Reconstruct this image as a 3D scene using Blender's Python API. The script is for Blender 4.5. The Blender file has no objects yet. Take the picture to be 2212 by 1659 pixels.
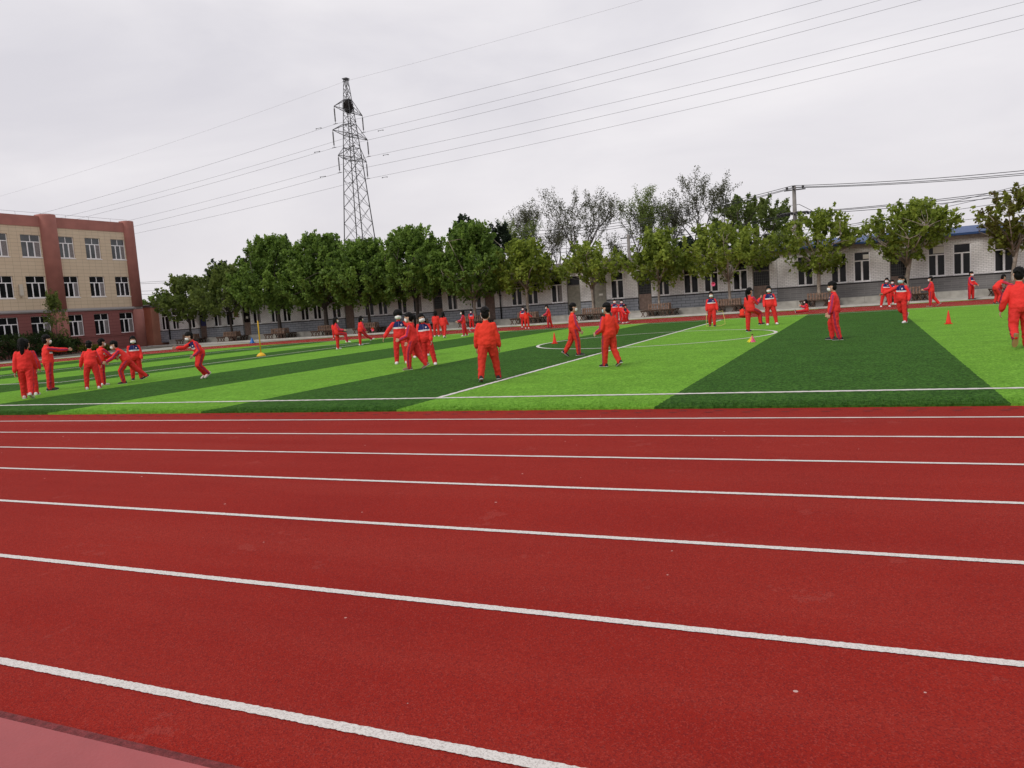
import bpy, bmesh, math, random
import numpy as np
from mathutils import Vector, Matrix
PI = math.pi
S = bpy.context.scene
COL = S.collection
# ------------------------------------------------------------------ camera
CAM_ROT = Matrix(((0.91047334, 0.02235864, 0.41296295), (0.40765546, 0.1197201, -0.90525362), (-0.06968021, 0.99255589, 0.09988734)))
CAM_H = 1.525
cd = bpy.data.cameras.new('camera'); cam = bpy.data.objects.new('camera', cd); COL.objects.link(cam)
cd.sensor_width = 36; cd.lens = 27.504; cd.clip_start = 0.1; cd.clip_end = 3000
M4 = CAM_ROT.to_4x4(); M4.translation = Vector((0, 0, CAM_H)); cam.matrix_world = M4
S.camera = cam
# ------------------------------------------------------------------ sky, sun, exposure
SUN_EL, SUN_AZ = math.radians(42), math.radians(205)      # azimuth clockwise from +Y
w = bpy.data.worlds.new("World"); S.world = w; w.use_nodes = True
nt = w.node_tree; nt.nodes.clear(); N = nt.nodes.new; LK = nt.links.new
out = N('ShaderNodeOutputWorld'); bg = N('ShaderNodeBackground'); LK(bg.outputs[0], out.inputs[0])
sky = N('ShaderNodeTexSky'); sky.sky_type = 'NISHITA'; sky.sun_disc = False
sky.sun_elevation = SUN_EL; sky.sun_rotation = SUN_AZ; sky.air_density = 1; sky.dust_density = 3
bg.inputs['Strength'].default_value = 0.1
tc = N('ShaderNodeTexCoord')
mp = N('ShaderNodeMapping'); mp.inputs['Scale'].default_value = (1.3, 1.3, 4.2); LK(tc.outputs['Generated'], mp.inputs[0])
nz = N('ShaderNodeTexNoise'); nz.inputs['Scale'].default_value = 1.7; nz.inputs['Detail'].default_value = 7; nz.inputs['Roughness'].default_value = .52
nz.inputs['Distortion'].default_value = .35
LK(mp.outputs[0], nz.inputs[0])
cr = N('ShaderNodeValToRGB'); cr.color_ramp.elements[0].position = .34; cr.color_ramp.elements[1].position = .68
cr.color_ramp.elements[0].color = (6.9, 6.7, 7.15, 1); cr.color_ramp.elements[1].color = (8.8, 8.5, 8.7, 1)
LK(nz.outputs[0], cr.inputs[0])
# a thin band of paler, warmer cloud low over the horizon
sx = N('ShaderNodeSeparateXYZ'); LK(tc.outputs['Generated'], sx.inputs[0])
mr = N('ShaderNodeMapRange'); mr.inputs['From Min'].default_value = .0; mr.inputs['From Max'].default_value = .30
mr.inputs['To Min'].default_value = .40; mr.inputs['To Max'].default_value = 0; LK(sx.outputs['Z'], mr.inputs['Value'])
mh = N('ShaderNodeMix'); mh.data_type = 'RGBA'; LK(mr.outputs[0], mh.inputs['Factor']); LK(cr.outputs[0], mh.inputs['A'])
mh.inputs['B'].default_value = (8.0, 7.5, 7.6, 1)
mx = N('ShaderNodeMix'); mx.data_type = 'RGBA'; mx.inputs['Factor'].default_value = .93
LK(sky.outputs[0], mx.inputs['A']); LK(mh.outputs['Result'], mx.inputs['B']); LK(mx.outputs['Result'], bg.inputs['Color'])
sd = bpy.data.lights.new('sun', 'SUN'); sd.energy = 1.5; sd.angle = math.radians(20); sd.color = (1, .96, .9)
sun = bpy.data.objects.new('sun', sd); COL.objects.link(sun)
sdir = Vector((math.sin(SUN_AZ) * math.cos(SUN_EL), math.cos(SUN_AZ) * math.cos(SUN_EL), math.sin(SUN_EL)))
sun.rotation_euler = sdir.to_track_quat('Z', 'Y').to_euler()
S.view_settings.view_transform = 'Standard'; S.view_settings.look = 'None'; S.view_settings.exposure = 0.1; S.view_settings.gamma = 1
S.render.engine = 'CYCLES'
# ------------------------------------------------------------------ survey helpers: sight lines measured in the photo (2212 wide)
def ray(px, py):
    return CAM_ROT @ Vector((px - 1106, -(py - 829.5), -1690.)).normalized()
def g(px, py, z=0):
    r = ray(px, py); t = (z - CAM_H) / r.z; return Vector((r.x * t, r.y * t, z))
def atY(px, py, Y):
    r = ray(px, py); t = Y / r.y; return Vector((r.x * t, Y, CAM_H + r.z * t))
def atD(px, py, x, y):      # height of a sight line at the distance of ground point x, y
    r = ray(px, py); return CAM_H + r.z * math.hypot(x, y) / math.hypot(r.x, r.y)
# ------------------------------------------------------------------ object helpers
def obj(name, me, mat=None, parent=None, loc=None, rz=0, **kw):
    if isinstance(me, bmesh.types.BMesh):
        bm = me; me = bpy.data.meshes.new(name); bm.to_mesh(me); bm.free()
    o = bpy.data.objects.new(name, me); COL.objects.link(o)
    if mat:
        for m in (mat if isinstance(mat, (list, tuple)) else [mat]): me.materials.append(m)
    if parent: o.parent = parent
    if loc is not None: o.location = loc
    o.rotation_euler.z = rz
    for k, v in kw.items(): o[k] = v
    return o
def thing(name, label, cat, loc=(0, 0, 0), rz=0, group=None):
    o = bpy.data.objects.new(name, None); COL.objects.link(o); o.location = loc; o.rotation_euler.z = rz
    o['label'] = label; o['category'] = cat; o.empty_display_size = .2
    if group: o['group'] = group
    return o
def kids(o, cache={}):
    return [c for c in bpy.data.objects if c.parent == o]
def dup(root, loc, rz=0, label=None, scale=None):
    r = root.copy(); COL.objects.link(r); r.location = loc; r.rotation_euler.z = rz
    if scale: r.scale = scale
    if label: r['label'] = label
    for ch in kids(root):
        c = ch.copy(); COL.objects.link(c); c.parent = r
        for q in kids(ch):
            d = q.copy(); COL.objects.link(d); d.parent = c
    return r
def box(bm, x0, x1, y0, y1, z0, z1, mi=0):
    vs = [bm.verts.new(p) for p in ((x0,y0,z0),(x1,y0,z0),(x1,y1,z0),(x0,y1,z0),(x0,y0,z1),(x1,y0,z1),(x1,y1,z1),(x0,y1,z1))]
    for f in ((0,3,2,1),(4,5,6,7),(0,1,5,4),(1,2,6,5),(2,3,7,6),(3,0,4,7)):
        bm.faces.new([vs[i] for i in f]).material_index = mi
def frame_of(d):
    d = Vector(d).normalized(); a = Vector((0, 0, 1)) if abs(d.z) < .9 else Vector((1, 0, 0))
    u = d.cross(a).normalized(); return u, d.cross(u).normalized()
def tube(bm, pts, radii, n=6, mi=0, smooth=True):
    pts = [Vector(p) for p in pts]
    if not isinstance(radii, (list, tuple)): radii = [radii] * len(pts)
    rings = []
    for i, p in enumerate(pts):
        d = pts[min(i + 1, len(pts) - 1)] - pts[max(i - 1, 0)]
        u, v = frame_of(d)
        if rings and i: # keep rings aligned
            u = (pu - d.normalized() * pu.dot(d.normalized())).normalized(); v = d.normalized().cross(u)
        pu = u
        rings.append([bm.verts.new(p + (u * math.cos(2*PI*k/n) + v * math.sin(2*PI*k/n)) * radii[i]) for k in range(n)])
    for a, b in zip(rings, rings[1:]):
        for k in range(n):
            f = bm.faces.new((a[k], a[(k+1) % n], b[(k+1) % n], b[k])); f.material_index = mi; f.smooth = smooth
    for r in (rings[0][::-1], rings[-1]):
        try: bm.faces.new(r).material_index = mi
        except ValueError: pass
def loft(bm, rings, mi=0, smooth=True):
    rs = [[bm.verts.new(p) for p in r] for r in rings]; n = len(rs[0])
    for a, b in zip(rs, rs[1:]):
        for k in range(n):
            f = bm.faces.new((a[k], a[(k+1) % n], b[(k+1) % n], b[k])); f.material_index = mi; f.smooth = smooth
    bm.faces.new(rs[0][::-1]).material_index = mi; bm.faces.new(rs[-1]).material_index = mi
def ball(bm, c, r, sc=(1, 1, 1), rot=None, seg=12, mi=0):
    m = Matrix.Translation(c) @ (rot.to_4x4() if rot else Matrix.Identity(4)) @ Matrix.Diagonal((*[r * s for s in sc], 1))
    q = bmesh.ops.create_uvsphere(bm, u_segments=seg, v_segments=max(6, seg * 2 // 3), radius=1, matrix=m)
    for v in q['verts']:
        for f in v.link_faces: f.material_index = mi; f.smooth = True
# ------------------------------------------------------------------ materials
def mat(name, col, rough=.8, bump=0, bscale=20, var=0, vscale=3, metal=0, spec=.3, coords='Object', col2=None, detail=4):
    m = bpy.data.materials.new(name); m.use_nodes = True; t = m.node_tree; b = t.nodes['Principled BSDF']
    b.inputs['Base Color'].default_value = (*col, 1); b.inputs['Roughness'].default_value = rough
    b.inputs['Metallic'].default_value = metal; b.inputs['Specular IOR Level'].default_value = spec
    co = t.nodes.new('ShaderNodeTexCoord')
    if var or col2:
        n = t.nodes.new('ShaderNodeTexNoise'); n.inputs['Scale'].default_value = vscale; n.inputs['Detail'].default_value = detail
        t.links.new(co.outputs[coords], n.inputs[0])
        r = t.nodes.new('ShaderNodeValToRGB'); r.color_ramp.elements[0].position = .35; r.color_ramp.elements[1].position = .65
        c2 = col2 or tuple(min(1, c * (1 + var)) for c in col); c1 = col if col2 else tuple(c * (1 - var) for c in col)
        r.color_ramp.elements[0].color = (*c1, 1); r.color_ramp.elements[1].color = (*c2, 1)
        t.links.new(n.outputs[0], r.inputs[0]); t.links.new(r.outputs[0], b.inputs['Base Color'])
    if bump:
        n = t.nodes.new('ShaderNodeTexNoise'); n.inputs['Scale'].default_value = bscale; n.inputs['Detail'].default_value = 3
        t.links.new(co.outputs[coords], n.inputs[0]); bb = t.nodes.new('ShaderNodeBump'); bb.inputs['Strength'].default_value = bump
        bb.inputs['Distance'].default_value = .02
        t.links.new(n.outputs[0], bb.inputs['Height']); t.links.new(bb.outputs[0], b.inputs['Normal'])
    return m
class G:      # tiny node-graph helper
    def __init__(s, name):
        s.m = bpy.data.materials.new(name); s.m.use_nodes = True; s.t = s.m.node_tree; s.b = s.t.nodes['Principled BSDF']
    def n(s, ty, **kw):
        x = s.t.nodes.new(ty)
        for k, v in kw.items():
            if k in x.inputs: x.inputs[k].default_value = v
            else: setattr(x, k, v)
        return x
    def l(s, a, b): s.t.links.new(a, b)
    def math(s, op, a, b=None, c=None):
        x = s.n('ShaderNodeMath', operation=op)
        for i, v in enumerate((a, b, c)):
            if v is None: continue
            if isinstance(v, (int, float)): x.inputs[i].default_value = v
            else: s.l(v, x.inputs[i])
        return x.outputs[0]
    def mix(s, f, a, b):
        x = s.n('ShaderNodeMix', data_type='RGBA')
        for k, v in (('Factor', f), ('A', a), ('B', b)):
            if isinstance(v, (int, float)): x.inputs[k].default_value = v
            elif isinstance(v, tuple): x.inputs[k].default_value = (*v, 1)
            else: s.l(v, x.inputs[k])
        return x.outputs['Result']
    def ramp(s, f, p0, c0, p1, c1):
        x = s.n('ShaderNodeValToRGB'); e = x.color_ramp.elements; e[0].position = p0; e[1].position = p1; e[0].color = (*c0, 1); e[1].color = (*c1, 1)
        s.l(f, x.inputs[0]); return x.outputs[0]
    def noise(s, co, scale, detail=4, rough=.5):
        x = s.n('ShaderNodeTexNoise', Scale=scale, Detail=detail, Roughness=rough); s.l(co, x.inputs[0]); return x.outputs[0]
    def bump(s, h, st, dist=.02):
        x = s.n('ShaderNodeBump', Strength=st, Distance=dist); s.l(h, x.inputs['Height']); s.l(x.outputs[0], s.b.inputs['Normal'])
def track_mat():
    q = G('track_rubber'); co = q.n('ShaderNodeTexCoord').outputs['Object']
    big = q.noise(co, .45, 5, .6); mid = q.noise(co, 6, 3); fine = q.noise(co, 140, 2, .7)
    c = q.ramp(big, .3, (.225, .0125, .0088), .72, (.29, .0195, .012))
    c = q.mix(q.math('MULTIPLY', mid, .25), c, (.34, .028, .02))
    wm = q.n('ShaderNodeMapping'); wm.inputs['Scale'].default_value = (.10, 1.1, 1); q.l(co, wm.inputs[0])
    wear = q.noise(wm.outputs[0], 1.5, 5, .6); c = q.mix(q.math('MULTIPLY', q.math('SUBTRACT', wear, .42), 1.1), c, (.32, .042, .03))
    dm = q.noise(co, 1.7, 6, .72); c = q.mix(q.math('MULTIPLY', q.math('GREATER_THAN', dm, .63), .12), c, (.40, .13, .11))
    gr = q.n('ShaderNodeTexVoronoi', Scale=170.); q.l(co, gr.inputs[0])
    gsep = q.n('ShaderNodeSeparateColor'); q.l(gr.outputs['Color'], gsep.inputs[0])
    dark = q.math('GREATER_THAN', gsep.outputs[0], .72)
    c = q.mix(q.math('MULTIPLY', dark, .5), c, (.13, .012, .014))
    pale_gr = q.math('GREATER_THAN', gsep.outputs[1], .86)  # paler rubber granules, picked at random by cell
    c = q.mix(q.math('MULTIPLY', pale_gr, .22), c, (.46, .09, .07))
    # scuffs and specks of white paint
    v = q.n('ShaderNodeTexVoronoi', Scale=5.); q.l(co, v.inputs[0])
    vs = q.n('ShaderNodeSeparateColor'); q.l(v.outputs['Color'], vs.inputs[0])
    r = q.math('MULTIPLY', vs.outputs[1], .055)
    sp = q.math('MULTIPLY', q.math('LESS_THAN', v.outputs['Distance'], r), q.math('GREATER_THAN', vs.outputs[0], .5))
    c = q.mix(q.math('MULTIPLY', sp, .75), c, (.62, .45, .42))
    q.l(c, q.b.inputs['Base Color']); q.b.inputs['Roughness'].default_value = .95; q.b.inputs['Specular IOR Level'].default_value = .08
    q.bump(q.math('ADD', gr.outputs['Distance'], fine), .55, .006)
    return q.m
def grass_mat():
    q = G('artificial_turf'); tco = q.n('ShaderNodeTexCoord'); co = tco.outputs['Object']
    s = q.n('ShaderNodeSeparateXYZ'); q.l(co, s.inputs[0])
    wob = q.math('MULTIPLY', q.math('SUBTRACT', q.noise(co, 9, 3), .5), .05)
    par = q.math('MODULO', q.math('FLOOR', q.math('DIVIDE', q.math('ADD', q.math('ADD', s.outputs[0], 6.72 + 82), wob), 4.1)), 2)   # 0 = light stripe
    fine = q.noise(co, 90, 3, .7); mid = q.noise(co, 4, 4, .6); big = q.noise(co, .5, 3)
    mp = q.n('ShaderNodeMapping'); mp.inputs['Scale'].default_value = (1, .45, 1); q.l(co, mp.inputs[0])
    tuft = q.noise(mp.outputs[0], 24, 3, .7)
    li = q.ramp(tuft, .34, (.082, .205, .018), .66, (.195, .41, .050)); da = q.ramp(tuft, .36, (.014, .056, .008), .64, (.062, .160, .024))
    li = q.mix(q.math('MULTIPLY', mid, .3), li, (.125, .33, .022)); da = q.mix(q.math('MULTIPLY', mid, .3), da, (.035, .08, .010))
    c = q.mix(par, li, da)
    c2 = q.n('ShaderNodeHueSaturation'); q.l(c, c2.inputs['Color']); q.l(q.math('ADD', q.math('MULTIPLY', q.math('ADD', q.math('MULTIPLY', fine, 1.3), q.math('MULTIPLY', q.noise(co, 1.1, 4, .65), .6)), 1.1), -.05), c2.inputs['Value'])
    q.l(c2.outputs[0], q.b.inputs['Base Color']); q.b.inputs['Roughness'].default_value = .9; q.b.inputs['Specular IOR Level'].default_value = .05
    q.bump(q.math('ADD', fine, tuft), .7, .02)
    return q.m
def paint_mat():
    q = G('white_line_paint'); co = q.n('ShaderNodeTexCoord').outputs['Object']
    f = q.noise(co, 130, 3, .8); b = q.noise(co, 2.2, 4)
    c = q.ramp(f, .36, (.34, .31, .29), .52, (.68, .65, .62)); c = q.mix(q.math('MULTIPLY', b, .3), c, (.55, .50, .46))
    q.l(c, q.b.inputs['Base Color']); q.b.inputs['Roughness'].default_value = .8; q.bump(f, .5, .006)
    return q.m
def brick_mat(name, c1, c2, mortar, bw, bh, msize=.012, axis='xz', var=.15, rough=.8, offset=.5):
    q = G(name); co = q.n('ShaderNodeTexCoord').outputs['Object']
    s = q.n('ShaderNodeSeparateXYZ'); q.l(co, s.inputs[0]); k = q.n('ShaderNodeCombineXYZ')
    q.l(s.outputs['X' if axis == 'xz' else 'Y'], k.inputs[0]); q.l(s.outputs['Z'], k.inputs[1])
    b = q.n('ShaderNodeTexBrick', offset=offset); q.l(k.outputs[0], b.inputs['Vector'])
    b.inputs['Color1'].default_value = (*c1, 1); b.inputs['Color2'].default_value = (*c2, 1); b.inputs['Mortar'].default_value = (*mortar, 1)
    b.inputs['Scale'].default_value = 1; b.inputs['Mortar Size'].default_value = msize; b.inputs['Brick Width'].default_value = bw; b.inputs['Row Height'].default_value = bh
    n = q.noise(co, 1.3, 5, .6); st = q.n('ShaderNodeHueSaturation'); q.l(b.outputs['Color'], st.inputs['Color'])
    q.l(q.math('ADD', q.math('MULTIPLY', n, var * 2), 1 - var), st.inputs['Value']); q.l(st.outputs[0], q.b.inputs['Base Color'])
    q.b.inputs['Roughness'].default_value = rough; q.bump(b.outputs['Fac'], -.4, .01)
    return q.m
def leaf_mat(name, dark, light, trans=.55):
    q = G(name); at = q.n('ShaderNodeAttribute', attribute_name='tint')
    c = q.ramp(at.outputs['Fac'], 0, dark, 1, light)
    q.l(c, q.b.inputs['Base Color']); q.b.inputs['Roughness'].default_value = .55; q.b.inputs['Specular IOR Level'].default_value = .3
    tr = q.n('ShaderNodeBsdfTranslucent'); q.l(c, tr.inputs[0]); ms = q.n('ShaderNodeMixShader'); ms.inputs[0].default_value = trans
    o = q.t.nodes['Material Output']; q.l(q.b.outputs[0], ms.inputs[1]); q.l(tr.outputs[0], ms.inputs[2]); q.l(ms.outputs[0], o.inputs[0])
    return q.m
def cloth_mat(name, red, kind):
    q = G(name); co = q.n('ShaderNodeTexCoord').outputs['Object']
    A = lambda a: q.n('ShaderNodeAttribute', attribute_name=a)
    navy = (.012, .018, .09); white = (.75, .72, .72); purple = (.10, .03, .16)
    sc = q.math('ABSOLUTE', A('stripe').outputs['Fac'])
    f = q.noise(co, 7, 3); col = q.mix(f, tuple(c * .85 for c in red), tuple(min(1, c * 1.12) for c in red))
    st = q.math('MULTIPLY', q.math('LESS_THAN', sc, .021), q.math('GREATER_THAN', sc, .006))
    col = q.mix(st, col, purple if kind == 'top' else (.06, .02, .08))
    if kind == 'top':
        v = q.n('ShaderNodeSeparateXYZ'); q.l(A('torso').outputs['Vector'], v.inputs[0]); x, y, z = v.outputs
        ax = q.math('ABSOLUTE', x); fr = q.math('GREATER_THAN', y, .01)
        rag = q.math('LESS_THAN', ax, q.math('SUBTRACT', .30, q.math('MULTIPLY', z, .45)))
        up = q.math('MULTIPLY', q.math('GREATER_THAN', z, .262), q.math('MULTIPLY', rag, fr)); up = q.math('MULTIPLY', up, q.math('LESS_THAN', z, .435))
        up = q.math('MULTIPLY', up, q.math('LESS_THAN', A('limb').outputs['Fac'], .5))
        col = q.mix(up, col, navy)
        bd = q.math('MULTIPLY', q.math('MULTIPLY', q.math('GREATER_THAN', z, .218), q.math('LESS_THAN', z, .262)), fr)
        bd = q.math('MULTIPLY', bd, q.math('LESS_THAN', A('limb').outputs['Fac'], .5))
        gap = q.math('LESS_THAN', q.math('ABSOLUTE', q.math('SUBTRACT', z, .244)), .0035)
        col = q.mix(bd, col, white); col = q.mix(q.math('MULTIPLY', bd, gap), col, navy)
        dx = q.math('ADD', x, .075); dz = q.math('SUBTRACT', z, .325)
        rr = q.math('SQRT', q.math('ADD', q.math('MULTIPLY', dx, dx), q.math('MULTIPLY', dz, dz)))
        lg = q.math('MULTIPLY', q.math('LESS_THAN', rr, .024), up); col = q.mix(lg, col, white)
        rg = q.math('MULTIPLY', q.math('MULTIPLY', q.math('LESS_THAN', rr, .017), q.math('GREATER_THAN', rr, .011)), up); col = q.mix(rg, col, (.5, .1, .2))
        zp = q.math('MULTIPLY', q.math('LESS_THAN', ax, .004), fr); col = q.mix(q.math('MULTIPLY', zp, up), col, (.25, .2, .3))
    q.l(col, q.b.inputs['Base Color']); q.b.inputs['Roughness'].default_value = .72; q.b.inputs['Specular IOR Level'].default_value = .12
    q.bump(q.noise(co, 11, 3, .6), .5, .04)
    return q.m
MT = dict(
    track=track_mat(), turf=grass_mat(), paint=paint_mat(),
    walk=mat('smooth_red_pavement', (.33, .072, .075), .55, .1, 60, .10, 2),
    rubber_edge=mat('rubber_edge', (.16, .028, .03), .9, .6, 90, .3, 30),
    slot=mat('dark_slot', (.10, .012, .014), .9),
    ground=mat('bare_ground', (.20, .18, .15), .95, .3, 8, .2, .4),
    concrete=mat('old_concrete', (.36, .345, .31), .9, .3, 25, .16, 2.5, detail=8),
    concrete2=mat('pale_concrete', (.45, .43, .40), .9, .3, 25, .14, 1.5, detail=8),
    brickw=brick_mat('white_brick', (.74, .725, .72), (.84, .82, .815), (.26, .25, .25), .27, .105, .007),
    brickg=brick_mat('blue_grey_block', (.28, .295, .335), (.34, .355, .39), (.07, .07, .08), .62, .2, .013),
    brickd=brick_mat('dark_grey_block', (.15, .145, .145), (.20, .19, .19), (.28, .27, .26), .75, .13, .008),
    band=mat('dark_band', (.05, .045, .045), .8),
    lintel=mat('rough_brick_cornice', (.42, .375, .35), .9, .3, 15, .2, 8),
    eave=mat('dark_eave', (.085, .07, .065), .8, .2, 10, .2, 3),
    blue=mat('blue_roof_sheet', (.03, .07, .19), .5, .1, 6, .15, 1),
    frame=mat('white_window_frame', (.86, .845, .86), .4, 0, 1, .04, 4),
    glass=mat('dark_window_glass', (.012, .012, .014), .12, 0, 1, .5, .8, spec=.18),
    glass2=mat('painted_reflection_glass', (.055, .06, .065), .1, 0, 1, .4, 1.1, spec=.6),  # paler grey base colour paints in the reflections of the top-floor panes
    curtain=mat('grey_curtain', (.22, .20, .20), .8, .4, 30, .25, 14),
    door=mat('brown_door_boards', (.20, .14, .115), .7, .2, 12, .2, 5),
    doorg=mat('grey_green_door', (.27, .255, .215), .7, .2, 12, .15, 5),
    doorf=mat('old_door_frame', (.22, .20, .18), .8),
    grille=mat('iron_grille', (.10, .10, .095), .6),
    notice=mat('paper_notice', (.7, .68, .62), .8),
    navyc=mat('navy_cloth', (.05, .055, .16), .8, 0, 1, .4, 20),
    board=mat('brown_board', (.20, .11, .07), .6),
    beige=brick_mat('beige_tile', (.60, .475, .335), (.63, .505, .36), (.29, .22, .15), .62, .30, .008, 'yz', .06, .6, 0.0),
    red=mat('red_render', (.36, .145, .12), .75, .15, 12, .10, 1.2, detail=6),
    redlow=brick_mat('dark_red_render', (.25, .085, .078), (.26, .09, .083), (.15, .038, .036), 50, .28, .012, 'yz', .1),
    annex=mat('orange_render', (.52, .23, .155), .8, .1, 12, .08, 1.5),
    ledge=mat('grey_ledge', (.40, .375, .375), .8),
    roofg=mat('roof_felt', (.14, .13, .13), .9),
    wood=mat('bench_wood', (.085, .05, .036), .7, .3, 30, .35, 9),
    woodb=mat('bench_wood_slats', (.19, .12, .085), .7, .3, 30, .3, 9),
    bark=mat('pale_bark', (.27, .225, .185), .9, .5, 25, .35, 6),
    barkd=mat('dark_bark', (.055, .045, .04), .9, .5, 25, .3, 6),
    barkb=mat('grey_bark', (.09, .08, .075), .9, .3, 12, .3, 6),
    leafd=leaf_mat('deep_green_leaves', (.055, .11, .020), (.27, .41, .075)),
    leafl=leaf_mat('yellow_green_leaves', (.085, .13, .018), (.37, .46, .07)),
    leafr=leaf_mat('dark_red_tinged_leaves', (.09, .055, .02), (.26, .32, .04)),
    leafo=leaf_mat('dull_olive_leaves', (.06, .10, .025), (.25, .32, .07)),
    leafs=leaf_mat('sparse_grey_leaves', (.05, .055, .035), (.14, .15, .08)),
    leafx=leaf_mat('blackish_leaves', (.012, .022, .012), (.04, .065, .03)),
    leafh=leaf_mat('dark_hedge_leaves', (.016, .032, .010), (.065, .11, .025)),
    steel=mat('galvanised_steel', (.10, .10, .105), .6, metal=.3),
    porcelain=mat('insulator_porcelain', (.05, .045, .045), .4),
    nest=mat('twig_nest', (.022, .018, .018), .95, .8, 20),
    wire=mat('cable', (.14, .14, .15), .6), wireb=mat('black_cable', (.03, .03, .033), .6), wireg=mat('thin_steel_wire', (.34, .33, .35), .6),
    pole=mat('concrete_pole', (.20, .185, .17), .9, .2, 10, .15, 2),
    pipe=mat('black_pipe', (.02, .02, .022), .5),
    yellow=mat('yellow_plastic', (.72, .42, .02), .45), cone=mat('red_cone_plastic', (.75, .035, .02), .45, 0, 1, .1, 5),
    bluep=mat('blue_plastic', (.02, .12, .42), .4), pink=mat('pink_feather', (.8, .12, .25), .7), orange=mat('orange_feather', (.8, .10, .03), .7),
    yelf=mat('yellow_feather', (.75, .6, .03), .7), whitef=mat('white_feather', (.7, .7, .7), .7), greenp=mat('green_plastic', (.08, .45, .12), .5),
    ropey=mat('yellow_rope', (.6, .5, .15), .6), acbox=mat('cream_metal', (.55, .5, .42), .5),
    skin=mat('skin', (.50, .29, .20), .55, 0, 1, .06, 9), hair=mat('black_hair', (.006, .0055, .0055), .6, .3, 60, .3, 40, spec=.12), eye=mat('dark_eye', (.02, .015, .012), .3),
    mask=mat('white_mask_cloth', (.78, .77, .77), .75), maskb=mat('pale_blue_mask_cloth', (.45, .62, .68), .75),
    shoew=mat('white_shoe', (.66, .64, .64), .6, 0, 1, .12, 18), shoek=mat('black_shoe', (.014, .014, .015), .5), shoeb=mat('brown_shoe', (.19, .12, .07), .6),
    shoep=mat('pale_pink_shoe', (.58, .46, .45), .6), sole=mat('white_sole', (.6, .58, .56), .6), soleb=mat('tan_sole', (.42, .23, .10), .6),
    yel_shirt=mat('yellow_shirt', (.7, .55, .08), .8),
)
JR = (.76, .040, .034); PR = (.63, .033, .029)
MT['jacket'] = cloth_mat('red_jacket', JR, 'top'); MT['pants'] = cloth_mat('red_trousers', PR, 'leg')
MT['jacket_o'] = cloth_mat('orange_red_jacket', (.75, .046, .026), 'top'); MT['pants_o'] = cloth_mat('rust_red_trousers', (.57, .038, .022), 'leg')
# ================================================================== the setting
def sheet(name, rings, z, m):
    bm = bmesh.new(); vs = [[bm.verts.new((x, y, z)) for x, y in r] for r in rings]
    if len(vs) == 1: bm.faces.new(vs[0])
    else:
        a, b = vs; n = len(a)
        for k in range(n): bm.faces.new((a[k], a[(k+1) % n], b[(k+1) % n], b[k]))
    bmesh.ops.recalc_face_normals(bm, faces=bm.faces)
    for f in bm.faces:
        if f.normal.z < 0: f.normal_flip()
    return obj(name, bm, m, kind='structure')
CY, XL, XR = 26.4, -30.0, 17.0
def oval(r, n=48):
    L = [(XR + r * math.cos(a), CY + r * math.sin(a)) for a in [(-90 + 180 * k / n) * PI / 180 for k in range(n + 1)]]
    return L + [(XL + r * math.cos(a), CY + r * math.sin(a)) for a in [(90 + 180 * k / n) * PI / 180 for k in range(n + 1)]]
RG = 16.1; RT = 24.55
sheet('ground', [[(-600, -60), (500, -60), (500, 900), (-600, 900)]], -.03, MT['ground'])
sheet('paved_yard', [[(-62.0, -8), (60, -8), (60, 54.6), (-62.0, 54.6)]], -.012, MT['concrete'])
sheet('red_pavement', [[(-60, -6), (45, -6), (45, 1.86), (-60, 1.86)]], .014, MT['walk'])
sheet('rubber_kerb_strip', [[(-30, 1.862), (17, 1.862), (17, 1.905), (-30, 1.90)]], .010, MT['rubber_edge'])
sheet('green_border_strip', [oval(RT + 1.15)], -.006, MT['turf'])
sheet('running_track', [oval(RT)], 0, MT['track'])
# turf, with a slightly ragged raised edge
bm = bmesh.new(); R_ = random.Random(4); ov = oval(RG, 40); top = []
pts = []
for a, b in zip(ov, ov[1:] + ov[:1]):
    L = math.dist(a, b); n = max(1, int(L / .09))
    for k in range(n):
        t = k / n; pts.append((a[0] + (b[0]-a[0])*t, a[1] + (b[1]-a[1])*t + R_.uniform(-.012, .012)))
tp = [bm.verts.new((x, y, .028)) for x, y in pts]; bt = [bm.verts.new((x, y, .0)) for x, y in pts]
bm.faces.new(tp)
for k in range(len(tp)): bm.faces.new((bt[k], bt[(k+1) % len(bt)], tp[(k+1) % len(tp)], tp[k]))
obj('grass_field', bm, MT['turf'], kind='structure')
def linestrip(bm, p, q, wd, z, step=.05, jit=.006, rnd=random.Random(9)):
    p, q = Vector(p), Vector(q); d = q - p; n = max(2, int(d.length / step)); d.normalize(); s = Vector((-d.y, d.x)) * wd / 2
    prev = None; wave = 0
    for k in range(n + 1):
        c = p + (q - p) * (k / n); wave = wave * .97 + rnd.uniform(-1, 1) * (.00012 if step < .03 else .0004)
        a = c + s * (1 + rnd.uniform(-jit, jit) / wd * 2) + s.normalized() * wave; b = c - s * (1 + rnd.uniform(-jit, jit) / wd * 2) + s.normalized() * wave
        va, vb = bm.verts.new((a.x, a.y, z)), bm.verts.new((b.x, b.y, z))
        if prev: bm.faces.new((prev[1], vb, va, prev[0]))
        prev = (va, vb)
def arcstrip(bm, cx, cy, r, a0, a1, wd, z, n=60):
    prev = None
    for k in range(n + 1):
        a = math.radians(a0 + (a1 - a0) * k / n); c, s = math.cos(a), math.sin(a)
        cur = (bm.verts.new((cx + (r + wd/2)*c, cy + (r + wd/2)*s, z)), bm.verts.new((cx + (r - wd/2)*c, cy + (r - wd/2)*s, z)))
        if prev: bm.faces.new((prev[0], cur[0], cur[1], prev[1]))
        prev = cur
bm = bmesh.new()
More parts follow.
